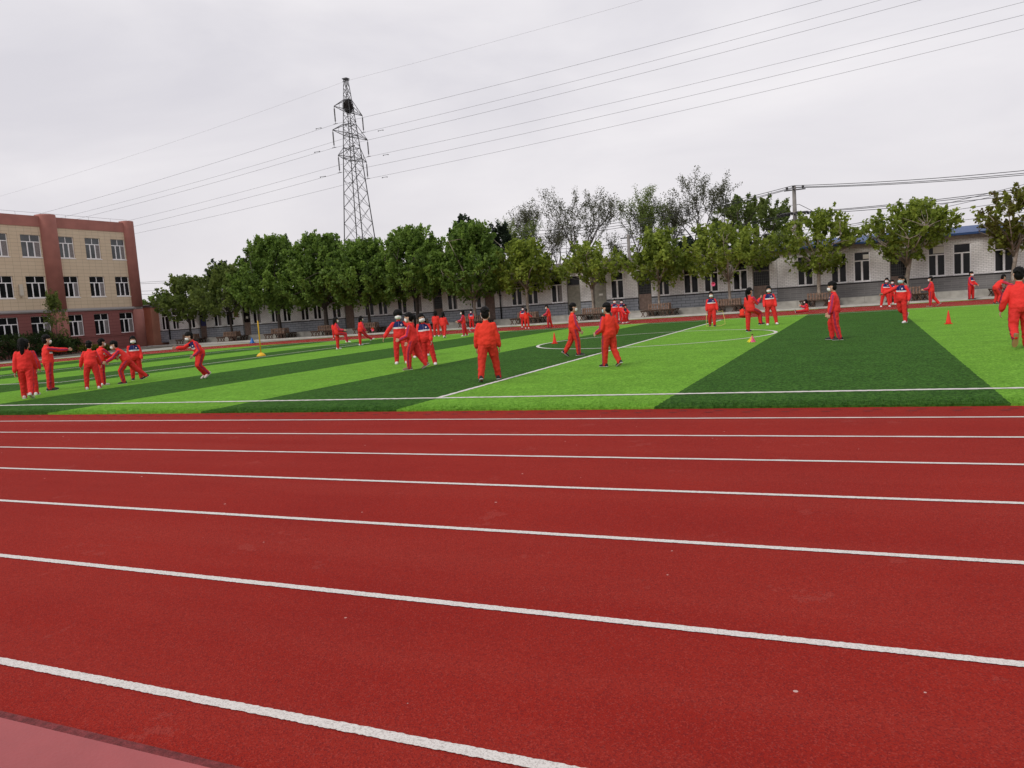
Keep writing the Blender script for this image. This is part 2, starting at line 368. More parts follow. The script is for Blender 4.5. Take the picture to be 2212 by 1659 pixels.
for y in (2.24, 3.43, 4.68, 5.92, 7.13, 8.32, 9.49):
    linestrip(bm, (-32, y), (17, y), .054, .004, .012 if y < 6 else .1, .0028 if y < 6 else .004)
    r = CY - y; arcstrip(bm, XL, CY, r, 90, 270, .05, .004, 90)
    linestrip(bm, (XL, CY + r), (17, CY + r), .045, .004, .5)
bmesh.ops.recalc_face_normals(bm, faces=bm.faces)
obj('lane_markings', bm, MT['paint'], kind='structure')
bm = bmesh.new(); ZL = .033
Y0, Y1, XH, XG = 11.64, 41.2, -6.74, -34.0
linestrip(bm, (XG, Y0), (20.5, Y0), .115, ZL, .06, .014); linestrip(bm, (XG, Y1), (20.5, Y1), .11, ZL, .3)
linestrip(bm, (XH, Y0 + .04), (XH, Y1 - .04), .105, ZL, .08, .012)
linestrip(bm, (XG, Y0 + .04), (XG, Y1 - .04), .11, ZL, .3)
linestrip(bm, (-24.4, 17.4), (-24.4, 35.4), .11, ZL, .2, .01); linestrip(bm, (XG + .05, 17.4), (-24.45, 17.4), .11, ZL, .2); linestrip(bm, (XG + .05, 35.4), (-24.45, 35.4), .11, ZL, .2)
arcstrip(bm, XH, 26.9, 4.05, 0.8, 89.2, .11, ZL); arcstrip(bm, XH, 26.9, 4.05, 90.8, 269.2, .11, ZL); arcstrip(bm, XH, 26.9, 4.05, 270.8, 359.2, .11, ZL)
bmesh.ops.recalc_face_normals(bm, faces=bm.faces)
obj('pitch_markings', bm, MT['paint'], kind='structure')
bm = bmesh.new(); x = -18.0                                 # paired drain slots in the track beside the turf
while x < 3:
    for dx, y in ((0, 9.96), (.10, 10.10)):
        vs = [bm.verts.new(p) for p in ((x+dx, y, .004), (x+dx+.10, y, .004), (x+dx+.13, y+.03, .004), (x+dx+.03, y+.03, .004))]; bm.faces.new(vs)
    x += .46
obj('drain_slots', bm, MT['slot'], kind='structure')
# fringe of plastic blades along the near turf edge
R_ = random.Random(2); bm = bmesh.new()
for k in range(16000):
    x = R_.uniform(-17, 3.2); y = CY - RG + abs(R_.gauss(0, .25)) - .012; h = R_.uniform(.012, .032); a = R_.uniform(0, PI); dx, dy = math.cos(a)*.004, math.sin(a)*.004
    tx, ty = R_.uniform(-.02, .02), R_.uniform(-.02, .015)
    bm.faces.new([bm.verts.new(p) for p in ((x-dx, y-dy, .02), (x+dx, y+dy, .02), (x+tx, y+ty, .026+h))])
obj('turf_blades', bm, MT['turf'], kind='stuff', label='short plastic turf blades along the near edge of the striped pitch', category='grass')
# concrete step and raised walkway before the long building
bm = bmesh.new(); box(bm, -66, 40, 52.25, 54.25, -.02, .10); obj('kerb_step', bm, MT['concrete2'], kind='structure')
bm = bmesh.new(); x = -60.0
while x < 40:
    box(bm, x, x + 3.985, 54.25, 57, -.02, .52); x += 4
obj('raised_walkway', bm, MT['concrete'], kind='structure')
bm = bmesh.new(); box(bm, -62, -55.7, 38, 52.0, -.02, .06); obj('planting_bed', bm, MT['ground'], kind='structure')
# ================================================================== buildings
def wall_open(bm, u0, u1, z0, z1, ops, t0, t1, axis='x', mi=0):
    """ops: (ua, ub, za, zb) openings; boxes round them"""
    def bx(a, b, c, d):
        if b - a < 1e-4 or d - c < 1e-4: return
        if axis == 'x': box(bm, a, b, t0, t1, c, d, mi)
        else: box(bm, t0, t1, a, b, c, d, mi)
    cur = u0; cols = {}
    for o in ops:
        if o[3] <= z0 or o[2] >= z1 or o[1] <= u0 or o[0] >= u1: continue
        cols.setdefault((o[0], o[1]), []).append((max(o[2], z0), min(o[3], z1)))
    for (a, b) in sorted(cols):
        bx(cur, a, z0, z1); zz = z0
        for c, d in sorted(cols[(a, b)]): bx(a, b, zz, c); zz = d
        bx(a, b, zz, z1); cur = b
    bx(cur, u1, z0, z1)
# one white brick row with a dark eave, one with a blue roof
YF = 55.5
wins = [(-62.1,-61.2),(-60.7,-59.8),(-58.7,-57.75),(-55.4,-54.45),(-53.9,-53.0),(-50.7,-49.75),(-48.6,-47.7),(-47.25,-46.35),(-45.25,-44.35),(-43.9,-43.0),(-41.87,-40.93),
        (-38.5,-37.55),(-37.15,-36.2),(-35.25,-34.3),(-33.75,-32.85),(-30.52,-29.57),(-28.4,-27.45),(-24.87,-23.95),(-23.53,-22.62),(-21.57,-20.61),(-16.89,-15.89),
        (-13.5,-12.55),(-11.58,-10.52),(-10.16,-9.16),(-8.21,-7.2),(-4.04,-3.04),(-1.98,-1.0),(-.61,.37),(3.62,4.6),(4.99,5.97),(7.15,8.2),(10.9,11.9),(12.4,13.4),(15,16),(18.5,19.5)]
doors = [(-57.25,-56.37,'navy'),(-51.9,-51.0,'sign'),(-40.57,-39.6,'brown'),(-31.83,-30.97,'dark'),(-27.2,-26.3,'brown'),(-20.29,-19.24,'grey'),(-18.24,-17.22,'note'),(-14.87,-13.87,'grille'),(-6.89,-5.78,'grille'),(1.5,2.5,'grille'),(9.1,10.1,'brown'),(22,23,'brown')]
ZS, ZB, ZT, ZD = 1.45, 2.76, 3.35, .52
def window_small(parent, a, b, k, rnd):
    y = YF + .035; bm = bmesh.new(); f = .075; m = (a + b) / 2
    box(bm, a, a+f, y, y+.06, ZS, ZT); box(bm, b-f, b, y, y+.06, ZS, ZT); box(bm, a+f, b-f, y, y+.06, ZS, ZS+f+.015)
    box(bm, a+f, b-f, y, y+.06, ZT-.03, ZT); box(bm, a+f, b-f, y-.004, y+.06, ZB, ZB+.07); box(bm, m-.06, m+.06, y-.004, y+.06, ZS+f+.015, ZB)
    w_ = obj('window', bm, MT['frame'], parent)
    bm = bmesh.new(); box(bm, a+f*.5, b-f*.5, y+.02, y+.035, ZS+.02, ZT-.01); obj('pane', bm, MT['glass'], w_)
    if rnd.random() < .4 and a < -20:
        bm = bmesh.new(); cw = rnd.uniform(.1, .3)
        box(bm, b-f-cw, b-f-.01, y+.008, y+.018, ZS+.09, ZB-.01); obj('curtain', bm, MT['curtain'], w_)
    bm = bmesh.new(); box(bm, a-.02, b+.02, YF-.05, YF-.002, ZS-.06, ZS-.012); obj('sill', bm, MT['concrete2'], w_)
    if k == 27:
        bm = bmesh.new(); box(bm, b-.42, b-.08, y+.006, y+.016, ZB+.14, ZB+.42); obj('notice', bm, MT['notice'], w_)
    if k == 28:
        bm = bmesh.new(); box(bm, a+.3, b-.08, y+.006, y+.016, ZB+.12, ZT-.06); obj('notice', bm, MT['notice'], w_)
def door_of(parent, a, b, kind):
    y = YF + .10; bm = bmesh.new(); f = .06; zt = ZT
    box(bm, a, a+f, y, y+.08, ZD, zt); box(bm, b-f, b, y, y+.08, ZD, zt); box(bm, a+f, b-f, y, y+.08, 2.62, 2.70); box(bm, a+f, b-f, y, y+.08, zt-.05, zt)
    d = obj('door', bm, MT['doorf'], parent)
    bm = bmesh.new(); box(bm, a+f, b-f, y+.03, y+.045, 2.70, zt-.05); obj('transom_pane', bm, MT['glass'], d)
    pm = MT['doorg'] if kind in ('grey', 'note') else MT['door']
    zl = 1.66
    bm = bmesh.new(); n = 5; ww = (b - a - 2*f) / n
    for i in range(n): box(bm, a+f+i*ww, a+f+(i+1)*ww-.008, y+.015, y+.05, ZD, zl)
    box(bm, a+f, b-f, y+.03, y+.048, ZD+.01, zl-.004)
    obj('panel', bm, pm, d)
    if kind == 'brown':
        bm = bmesh.new(); [box(bm, a+f+i*ww, a+f+(i+1)*ww-.008, y+.015, y+.05, zl+.006, 2.61) for i in range(n)]; obj('panel', bm, pm, d)
    else:
        bm = bmesh.new(); box(bm, a+f, b-f, y+.03, y+.045, zl+.006, 2.61)
        obj('pane', bm, MT['doorg'] if kind in ('grey', 'note') else MT['glass'], d)
    if kind in ('grille', 'dark'):
        bm = bmesh.new()
        for i in range(1, 8): xx = a + f + (b-a-2*f) * i / 8; box(bm, xx-.008, xx+.008, y+.005, y+.014, zl, zt-.06)
        for i in range(9):
            zz = zl + .12 + i * .19; box(bm, a+f, b-f, y+.014, y+.022, zz-.008, zz+.008)
        obj('grille', bm, MT['grille'], d)
    if kind == 'note':
        bm = bmesh.new(); box(bm, a+.42, a+.70, y+.016, y+.024, 1.78, 1.92); obj('notice', bm, MT['notice'], d)
    if kind == 'sign':
        bm = bmesh.new(); box(bm, a+.30, a+.55, y+.016, y+.024, 2.0, 2.22); obj('notice', bm, MT['notice'], d)
    if kind == 'navy':
        bm = bmesh.new(); box(bm, a+.14, b-.14, y-.004, y+.006, 1.62, 2.42); obj('hanging_cloth', bm, MT['navyc'], d)
def row_building(name, label, x0, x1, base_m, roof_m, fascia, flip):
    t = thing(name, label, 'building', (0, 0, 0)); rnd = random.Random(31 + int(x1))
    ops = [(a, b, ZS, ZT) for a, b in wins] + [(a, b, ZD, ZT) for a, b, _ in doors]
    bm = bmesh.new(); wall_open(bm, x0, x1, 1.44, 3.62, ops, YF, YF+.35)
    obj('wall', bm, MT['brickw'], t)
    bm = bmesh.new(); wall_open(bm, x0, x1, .30, 1.36, ops, YF-.03, YF+.35); obj('plinth', bm, base_m, t)
    bm = bmesh.new(); wall_open(bm, x0, x1, 1.36, 1.44, [o for o in ops if o[2] < 1], YF-.05, YF+.35); obj('dark_band', bm, MT['band'], t)
    bm = bmesh.new(); box(bm, x0, x1, YF-.04, YF+.35, 3.62, 3.75); box(bm, x0, x1, YF-.10, YF+.35, 3.75, 3.86); obj('cornice', bm, MT['lintel'], t)
    bm = bmesh.new(); box(bm, x0, x0+.3, YF+.35, YF+7, .3, 3.86); box(bm, x1-.3, x1, YF+.35, YF+7, .3, 3.86); box(bm, x0+.3, x1-.3, YF+6.7, YF+7, .3, 3.86); obj('side_walls', bm, MT['brickw'], t)
    bm = bmesh.new(); rings = []
    for x in (x0 - (0 if flip else .3), x1 + (.3 if flip else 0)):
        rings.append([(x, YF-.42, 3.86), (x, YF-.42, 3.86+fascia), (x, YF+3.5, 4.45+fascia), (x, YF+7.4, 3.9+fascia), (x, YF+7.4, 3.86), (x, YF+3.5, 3.9)])
    loft(bm, rings, smooth=False); bmesh.ops.recalc_face_normals(bm, faces=bm.faces); obj('roof', bm, roof_m, t)
    for k, (a, b) in enumerate(wins):
        if x0 < a < x1: window_small(t, a, b, k, rnd)
    for a, b, kd in doors:
        if x0 < a < x1: door_of(t, a, b, kd)
    return t
A_ = row_building('school_block', 'long low white brick building with dark eave and blue-grey plinth behind the trees', -64.2, -5.32, MT['brickg'], MT['eave'], .10, False)
B_ = row_building('school_block', 'low white brick building with blue roof edge and dark grey plinth at the right', -5.30, 32, MT['brickd'], MT['blue'], .13, True)
# steps up to a few doors
def steps(x, label):
    t = thing('door_steps', label, 'steps', (x, 53.9, .1))
    for i in range(2):
        bm = bmesh.new(); box(bm, -.65, .65, -.25 + i*.28, .345, .14*i, .14*(i+1)); obj('step', bm, MT['concrete2'], t)
steps(-14.37, 'short concrete steps below the barred brown door left of the tree bench'); steps(-19.0, 'short concrete steps below the two grey-green doors')
# pipes, board and other fittings on the white wall
for x, lb in ((-25.75, 'black downpipe on the white brick wall between a boarded door and a pair of windows'), (-61.05, 'thin black downpipe at the far left end of the white brick wall')):
    bm = bmesh.new(); tube(bm, [(0, 0, .02), (0, 0, 3.3)], .055, 8); tube(bm, [(0, 0, 3.3), (0, -.12, 3.45), (0, -.12, 3.5)], .055, 8)
    for z in (.6, 1.8, 3.0): box(bm, -.09, .09, -.05, .10, z, z+.04)
    obj('downpipe', bm, MT['pipe'], None, (x, YF-.14, .52 if x > -60 else .52)); o = COL.objects[-1]; o['label'] = lb; o['category'] = 'pipe'
t = thing('notice_board', 'small brown board hung on the white wall left of a dark door', 'notice board', (-52.63, YF-.03, 2.25))
bm = bmesh.new(); box(bm, -.27, .27, -.02, .025, -.02, .62); obj('board', bm, MT['board'], t)
bm = bmesh.new(); box(bm, -.29, .29, -.035, -.021, -.05, -.02); box(bm, -.29, .29, -.035, -.021, .62, .65); obj('frame', bm, MT['door'], t)
# ------------------------------------------------------------------ three-storey building, face on X = -62
XB = -62.0
t = thing('classroom_building', 'three-storey school building with beige tiled upper floors, red ground floor and rounded red columns', 'building', (0, 0, 0))
rows = [(1.51, 3.33), (4.86, 6.63), (8.18, 10.0)]
wy = [(45.68, 47.13), (48.2, 49.7), (50.8, 52.28)] + [(42.42 - 2.75*k, 44.12 - 2.75*k) for k in range(6)]
ops = [(a, b, c, d) for a, b in wy for c, d in rows]
Yn = 27.0
bm = bmesh.new(); wall_open(bm, Yn, 53.0, .0, 3.70, ops, XB-.3, XB, 'y'); obj('lower_wall', bm, MT['redlow'], t)
bm = bmesh.new(); wall_open(bm, Yn, 53.0, 3.86, 10.68, ops, XB-.3, XB, 'y'); obj('upper_wall', bm, MT['beige'], t)
bm = bmesh.new(); box(bm, XB-.3, XB+.04, Yn, 53.0, 10.68, 11.56); obj('parapet', bm, MT['red'], t)
bm = bmesh.new(); box(bm, XB-.3, XB+.16, Yn, 53.3, 3.70, 3.86); box(bm, XB-.3, XB+.10, Yn, 53.3, 3.62, 3.70); obj('ledge', bm, MT['ledge'], t)
bm = bmesh.new(); box(bm, XB, XB+.05, Yn, 53.2, 1.30, 1.38); obj('plinth_moulding', bm, MT['redlow'], t)
bm = bmesh.new(); box(bm, XB-14, XB-.3, Yn, 53.0, 0, 11.2); obj('rear_block', bm, MT['red'], t)
bm = bmesh.new(); box(bm, XB-14.1, XB-.32, Yn-.1, 53.1, 11.2, 11.3); obj('roof', bm, MT['roofg'], t)
for yc, w_, dp in ((44.92, .74, .55), (52.85, .56, .42), (36.6, .74, .55)):
    bm = bmesh.new(); ring = lambda z, s=1: [(XB - .02 + dp*s*math.cos(a), yc + w_*s*math.sin(a), z) for a in [(-90 + 180*k/14)*PI/180 for k in range(15)]] + [(XB-.5, yc+w_*s, z), (XB-.5, yc-w_*s, z)]
    loft(bm, [ring(.0), ring(3.60)]); loft(bm, [ring(3.861), ring(11.66), ring(11.72, .97)])
    bmesh.ops.recalc_face_normals(bm, faces=bm.faces); obj('column', bm, MT['red'], t)
for a, b in wy:
    for j, (c, d) in enumerate(rows):
        x = XB - .16; f = .06; bm = bmesh.new(); zt = c + (d-c)*.67; m = (a+b)/2; th = (b-a)/3
        box(bm, x, x+.06, a, a+f, c, d); box(bm, x, x+.06, b-f, b, c, d); box(bm, x, x+.06, a+f, b-f, c, c+f); box(bm, x, x+.06, a+f, b-f, d-.03, d)
        box(bm, x, x+.064, a+f, b-f, zt, zt+.07); box(bm, x, x+.063, m-.03, m+.03, zt+.07, d-.03)
        for y in (a+th, b-th): box(bm, x, x+.063, y-.05, y+.05, c+f, zt)
        w_ = obj('window', bm, MT['frame'], t)
        bm = bmesh.new(); box(bm, x+.02, x+.03, a+.03, b-.03, c+.03, d-.02); obj('pane', bm, MT['glass2'] if j == 2 else MT['glass'], w_)
        bm = bmesh.new(); box(bm, XB+.001, XB+.035, a-.03, b+.03, c-.07, c-.012); obj('sill', bm, MT['frame'] if j else MT['redlow'], w_)
        if random.Random(int(a*7+j)).random() < .45:
            bm = bmesh.new(); box(bm, x+.031, x+.04, b-th+.06, b-f-.005, c+f+.01, zt-.01); obj('curtain', bm, MT['curtain'], w_)
bm = bmesh.new(); y = Yn
while y < 53: tube(bm, [(XB-.2, y, 11.55), (XB-.2, y, 11.85)], .012, 5); y += 2.2
tube(bm, [(XB-.2, Yn, 11.85), (XB-.2, 53, 11.85)], .012, 5); obj('lightning_wire', bm, MT['wireg'], t)
bm = bmesh.new(); box(bm, XB+.01, XB+.16, 41.72, 42.02, 5.05, 5.95); box(bm, XB+.01, XB+.2, 41.8, 41.95, 4.93, 4.97); o = obj('wall_box', bm, MT['acbox'], None, label='slim cream metal box fixed to the beige wall between second-floor windows', category='box')
# link block between the two
t = thing('link_block', 'small orange rendered block between the three-storey building and the white brick row', 'building', (0, 0, 0))
bm = bmesh.new(); wall_open(bm, -64.6, -62.35, .0, 3.75, [(-63.95, -63.62, 1.45, 3.3)], 54.6, 54.9); box(bm, -64.6, -62.35, 54.9, 58, 0, 3.7)
obj('wall', bm, MT['annex'], t)
bm = bmesh.new(); box(bm, -63.95, -63.62, 54.70, 54.72, 1.45, 3.3); w_ = obj('window', bm, MT['glass'], t)
bm = bmesh.new(); box(bm, -63.95, -63.62, 54.66, 54.70, 2.62, 2.68); obj('frame', bm, MT['frame'], w_)
bm = bmesh.new(); box(bm, -64.7, -62.25, 54.5, 58, 3.75, 3.85); obj('roof', bm, MT['roofg'], t)
# ================================================================== trees
def mesh_np(name, V, F, tint=None, mats=None):
    me = bpy.data.meshes.new(name); n = len(F); k = F.shape[1]
    me.vertices.add(len(V)); me.vertices.foreach_set('co', V.astype(np.float32).ravel())
    me.loops.add(n*k); me.loops.foreach_set('vertex_index', F.astype(np.int32).ravel())
    me.polygons.add(n); me.polygons.foreach_set('loop_start', np.arange(0, n*k, k, dtype=np.int32)); me.polygons.foreach_set('loop_total', np.full(n, k, dtype=np.int32))
    me.update(calc_edges=True)
    if tint is not None:
        a = me.attributes.new('tint', 'FLOAT', 'FACE'); a.data.foreach_set('value', tint.astype(np.float32))
    return me
def leaves(rng, centers, rad, per, size, flat=.8, tbase=None, shoots=None):
    """leaf quads scattered in clumps round the given centres"""
    C = np.repeat(centers, per, 0); n = len(C)
    d = rng.normal(size=(n, 3)); d /= np.linalg.norm(d, axis=1)[:, None]; r = rng.random(n) ** .5 * np.where(rng.random(n) < .15, 1.7, 1.0)
    rr = np.repeat(rad, per) if np.ndim(rad) else rad
    P = C + d * (r * rr)[:, None] * np.array([1, 1, flat])
    if shoots is not None:
        u = rng.random(n)*1.5 - .75; rad_ = (.30 - .17*(u + .75)/1.5) * (rr/.5) * rng.random(n)**.5
        P = C + np.repeat(shoots, per, 0)*(u*rr*1.35)[:, None] + d*rad_[:, None]*1.25
    a = rng.normal(size=(n, 3)); a /= np.linalg.norm(a, axis=1)[:, None]; b = np.cross(a, rng.normal(size=(n, 3))); b /= np.linalg.norm(b, axis=1)[:, None]
    s = size * rng.uniform(.6, 1.35, n)[:, None]; c = np.cross(a, b) * s * .18
    V = np.stack([P - a*s*.55, P + b*s*.42 - a*s*.05 + c, P + a*s*.6, P - b*s*.42 - a*s*.05 + c], 1).reshape(-1, 3)
    F = np.arange(4*n).reshape(-1, 4)
    T = np.clip(np.repeat(tbase if tbase is not None else rng.random(len(centers)), per) * .55 + rng.random(n) * .45, 0, 1)
    return V, F, T
def tree(name, label, group, x, y, H, crown0, rx, lm, bark, seed, nclump=60, per=120, size=.16, shape='round', tr=.11, rtop=.5, clump=.5, nlimb=6, zb=0.1, lean=0):
    rng = np.random.default_rng(seed); rnd = random.Random(seed)
    t = thing(name, label, 'tree', (x, y, zb), 0, group)
    bm = bmesh.new(); fork = crown0 * rnd.uniform(.8, .95)
    tube(bm, [(0, 0, -.1), (.01, 0, .12), (rnd.uniform(-.04, .04), rnd.uniform(-.04, .04), fork*.5), (lean*.3, 0, fork), (lean, rnd.uniform(-.2, .2), H*.62), (lean*1.3, 0, H*.88)],
         [tr*1.45, tr*1.1, tr*.92, tr*.85, tr*.42, tr*.1], 8)
    cs = []
    k = 0
    while len(cs) < nclump:
        k += 1
        u = rnd.random(); z = crown0 + (H - crown0 - clump*.4) * u
        if shape == 'cone': prof = (.72 + u*1.4) if u < .2 else 1 - .70 * ((u - .2) / .8) ** 1.45
        elif shape == 'vase': prof = (.4 + 1.1 * u) if u < .55 else 1 - ((u - .55) / .45)**1.5 * .7
        else: prof = math.sqrt(max(0, 1 - ((u - .38) / .68) ** 2))
        prof = max(.12, prof)
        a = rnd.uniform(0, 2*PI); q = rnd.random() ** .42
        lob = 1 + .22 * math.sin(3*a + seed) * math.cos(5*u + seed)
        cs.append((lean*u + math.cos(a)*rx*prof*q*lob, math.sin(a)*rx*prof*q*lob, z + (.55*(prof*q)**2 if u < .4 else 0)))
    cs = np.array(cs)
    limbs = []
    for i in range(nlimb):
        a = 2*PI*i/nlimb + rnd.uniform(-.3, .3); L = rx*rnd.uniform(.6, .85); z0 = fork * rnd.uniform(.9, 1.15); zt = crown0 + (H-crown0)*rnd.uniform(.3, .75)
        p = [Vector((0, 0, z0)), Vector((math.cos(a)*L*.35, math.sin(a)*L*.35, z0 + (zt-z0)*.45)), Vector((math.cos(a)*L, math.sin(a)*L, zt))]
        tube(bm, p, [tr*.5, tr*.33, tr*.12], 6); limbs += [p[0].lerp(p[1], .6), p[1], p[1].lerp(p[2], .5), p[2]]
    limbs += [Vector((0, 0, fork + (H*.8-fork)*q)) for q in (.2, .5, .9)]
    for c in cs[::4 if nclump > 130 else 1]:
        c = Vector(c); b = min(limbs, key=lambda q: (q - c).length + (.6 if q.z > c.z else 0)); m = b.lerp(c, .5) + Vector((rnd.uniform(-.1, .1), rnd.uniform(-.1, .1), rnd.uniform(-.05, .12)))
        tube(bm, [b, m, c], [tr*.17, tr*.11, tr*.05], 4)
    obj('trunk', bm, bark, t)
    tb = rng.random(len(cs))
    rad = clump * rng.uniform(.65, 1.3, len(cs))
    sh = np.stack([cs[:, 0]*.28, cs[:, 1]*.28, np.full(len(cs), .9 if shape != 'vase' else .55)], 1) + rng.normal(0, .33, (len(cs), 3)); sh /= np.linalg.norm(sh, axis=1)[:, None]
    V, F, T = leaves(rng, cs, rad, per, size, .8, tb, sh)
    # upright sprays at the top
    ns = 15 if nclump > 90 else 8
    if shape != 'bare':
        sp = []
        for i in range(ns):
            a = rnd.uniform(0, 2*PI); q = rnd.random()*rx*.72; ht = rnd.uniform(.7, 1.25) if nclump > 90 else .7; zz = H - ht - q*(.75 if shape != 'vase' else .4) - (rnd.uniform(0, .5) if i else 0)
            lx, ly = rnd.uniform(-.12, .12), rnd.uniform(-.12, .12)
            for j in range(8): sp.append((lean + math.cos(a)*q + lx*j*.3 + rnd.uniform(-.06, .06), math.sin(a)*q + ly*j*.3, zz + j*ht/8))
        V2, F2, T2 = leaves(rng, np.array(sp), .16, 11, size, 1.2); V = np.concatenate([V, V2]); F = np.concatenate([F, F2 + len(F)*4]); T = np.concatenate([T, T2])
    me = mesh_np('crown', V, F, T); obj('crown', me, lm, t)
    return t
TR = [  # px at base, py of top, crown0, rx, leaves, shape, clumps, per, clump radius, trunk r, label
 (2188,408,2.75,2.6,'leafr','vase',60,75,.42,.12,'wind-blown tree with red-tinged leaves at the right edge of the yard'),
 (1955,440,2.6,2.9,'leafl','vase',84,85,.46,.14,'broad wind-blown tree second from the right edge, in front of the blue-roofed building'),
 (1765,458,2.35,3.1,'leafl','vase',76,75,.44,.12,'spreading yellow-green tree left of the walking boy, with a bench round its trunk'),
 (1569,484,2.35,2.95,'leafl','round',92,80,.46,.10,'loose yellow-green tree with a bench round it, behind the girl with the skipping rope'),
 (1417,502,2.3,2.35,'leafl','cone',100,85,.44,.09,'narrow yellow-green tree between two white windows, with a pointed crown'),
 (1273,530,2.55,2.35,'leafl','round',62,70,.42,.10,'thin yellow-green tree in front of the two grey-green doors'),
 (1130,520,2.45,2.6,'leafl','cone',112,92,.46,.12,'bright green tree behind the two girls by the bench, right of the black downpipe'),
 (1012,486,2.4,3.3,'leafd','cone',165,125,.5,.14,'dense green tree behind the walking heavy-set boy, with a tall pointed crown'),
 (888,497,2.6,3.6,'leafd','cone',185,130,.52,.16,'dense green tree directly behind the group of four with arms round each other'),
 (782,523,2.6,3.6,'leafd','cone',180,130,.52,.13,'rounded dense green tree in front of the base of the pylon'),
 (688,511,2.65,3.9,'leafd','cone',200,130,.55,.19,'wide dense green tree with a thick trunk left of the pylon'),
 (585,515,2.65,4.0,'leafd','cone',215,135,.55,.17,'tallest dark green tree of the row, with a spiky top, behind the yellow pole'),
 (486,577,2.5,3.5,'leafo','cone',125,115,.5,.11,'duller olive tree between the tallest dark tree and the small leftmost one'),
 (398,597,2.3,3.3,'leafo','cone',110,105,.48,.10,'small olive tree nearest the three-storey building'),
]
BX = []
for i, (px, py, c0, rx, lm, sh, nc, pr, cl, tr, lb) in enumerate(TR):
    p = atY(px, py, 53.3); BX.append(p.x)
    tree('plane_tree', lb, 'trees in the row before the long building', p.x, 53.3, p.z + .05 - .1, c0, rx, MT[lm], MT['bark'] if i < 8 else MT['barkd'], 50 + i, int(nc*1.7) if lm == 'leafd' else int(nc*1.45), int(pr*.56) if lm == 'leafd' else int(pr*.46), .20, sh, tr, clump=cl, nlimb=8, lean=.5 if i < 2 else 0)
# trees beyond the long building
BT = [  # px, top py, Y, rx, crown0 z, leaf mat, kind
 (1000,468,64,1.6,4.5,'leafx','pointed dark tree poking up behind the pointed green tree of the row'),
 (1075,487,64,1.5,4.5,'leafx','second dark tree poking up just left of the bare trees'),
 (1625,425,76,3.6,5.0,'leafo','leafy dull green tree beyond the roof, left of the utility pole'),
 (1260,560,66,1.3,3.2,'leafx','small dark bush-like tree above the roofline right of the first bare trees'),
 (1495,515,64,3.2,3.0,'leafx','dark leafy tree low behind the tallest bare tree'),
 (340,640,66,3.0,2.5,'leafd','green tree beside the right corner of the three-storey building'),
 (475,568,62,1.5,4.5,'leafx','dark tree top behind the olive tree near the three-storey building'),
 (540,566,62,1.2,4.5,'leafx','narrow dark tree top beside the tallest tree of the row'),
]
for i, (px, py, Y, rx, c0, lm, lb) in enumerate(BT):
    p = atY(px, py + 2, Y); rx *= 1.25; tree('background_tree', lb, 'leafy trees beyond the long building', p.x, Y, p.z, c0, rx, MT[lm], MT['barkd'], 200+i, 110 if rx > 3 else 45, 100, .2, 'round' if rx > 2 else 'cone', .14, clump=.55, nlimb=6, zb=0)
def bare_tree(label, px, py, Y, spread, seed, leaf=.5, lm='leafs', density=1.0, pale=False, fork=.3):
    p = atY(px, py, Y); H = p.z; rnd = random.Random(seed); rng = np.random.default_rng(seed)
    t = thing('bare_tree', label, 'tree', (p.x, Y, 0), 0, 'sparse trees beyond the long building')
    bm = bmesh.new(); tips = []
    def grow(p, d, L, r, lv):
        pts = [p]; q = p; dd = d.copy(); n = 3
        for i in range(n):
            dd = (dd + Vector((rnd.gauss(0, .10), rnd.gauss(0, .10), rnd.gauss(.04, .06)))).normalized(); q = q + dd * L / n; pts.append(q)
        tube(bm, pts, [r, r*.88, r*.76, r*.66], 5 if lv < 3 else 3)
        if lv >= 3:
            for i in range(1, 4): tips.append(pts[i])
        if lv >= 5: return
        k = rnd.choice((2, 3, 3)) if lv < 4 else rnd.choice((2, 3))
        for i in range(k):
            a = rnd.uniform(0, 2*PI); u, v = frame_of(dd); sp = rnd.uniform(.25, .62) * spread
            nd = (dd + (u*math.cos(a) + v*math.sin(a)) * sp + Vector((0, 0, .10))).normalized()
            grow(pts[-1] if i < 2 else pts[-2], nd, L * rnd.uniform(.68, .9), max(r * .58, .012), lv + 1)
    base = H * fork
    tube(bm, [(0, 0, -.1), (0, 0, base)], [H*.0155, H*.012], 7)
    for i in range(3):
        a = 2*PI*i/3 + rnd.uniform(-.4, .4); sp = rnd.uniform(.2, .5)*spread
        grow(Vector((0, 0, base * (1 if i else .93))), Vector((math.cos(a)*sp, math.sin(a)*sp, 1)).normalized(), H*.185, H*.0085, 1)
    zmax = max(v.co.z for v in bm.verts); s = H / zmax
    for v in bm.verts: v.co.z *= s
    tp = np.array([(q.x, q.y, q.z*s) for q in tips])
    obj('trunk', bm, MT['barkb'] if pale else MT['barkd'], t)
    sel = tp[rng.random(len(tp)) < leaf]
    V, F, T = leaves(rng, sel, .32, max(1, int(11*density)), .115, 1)
    obj('crown', mesh_np('crown', V, F, T), MT[lm], t)
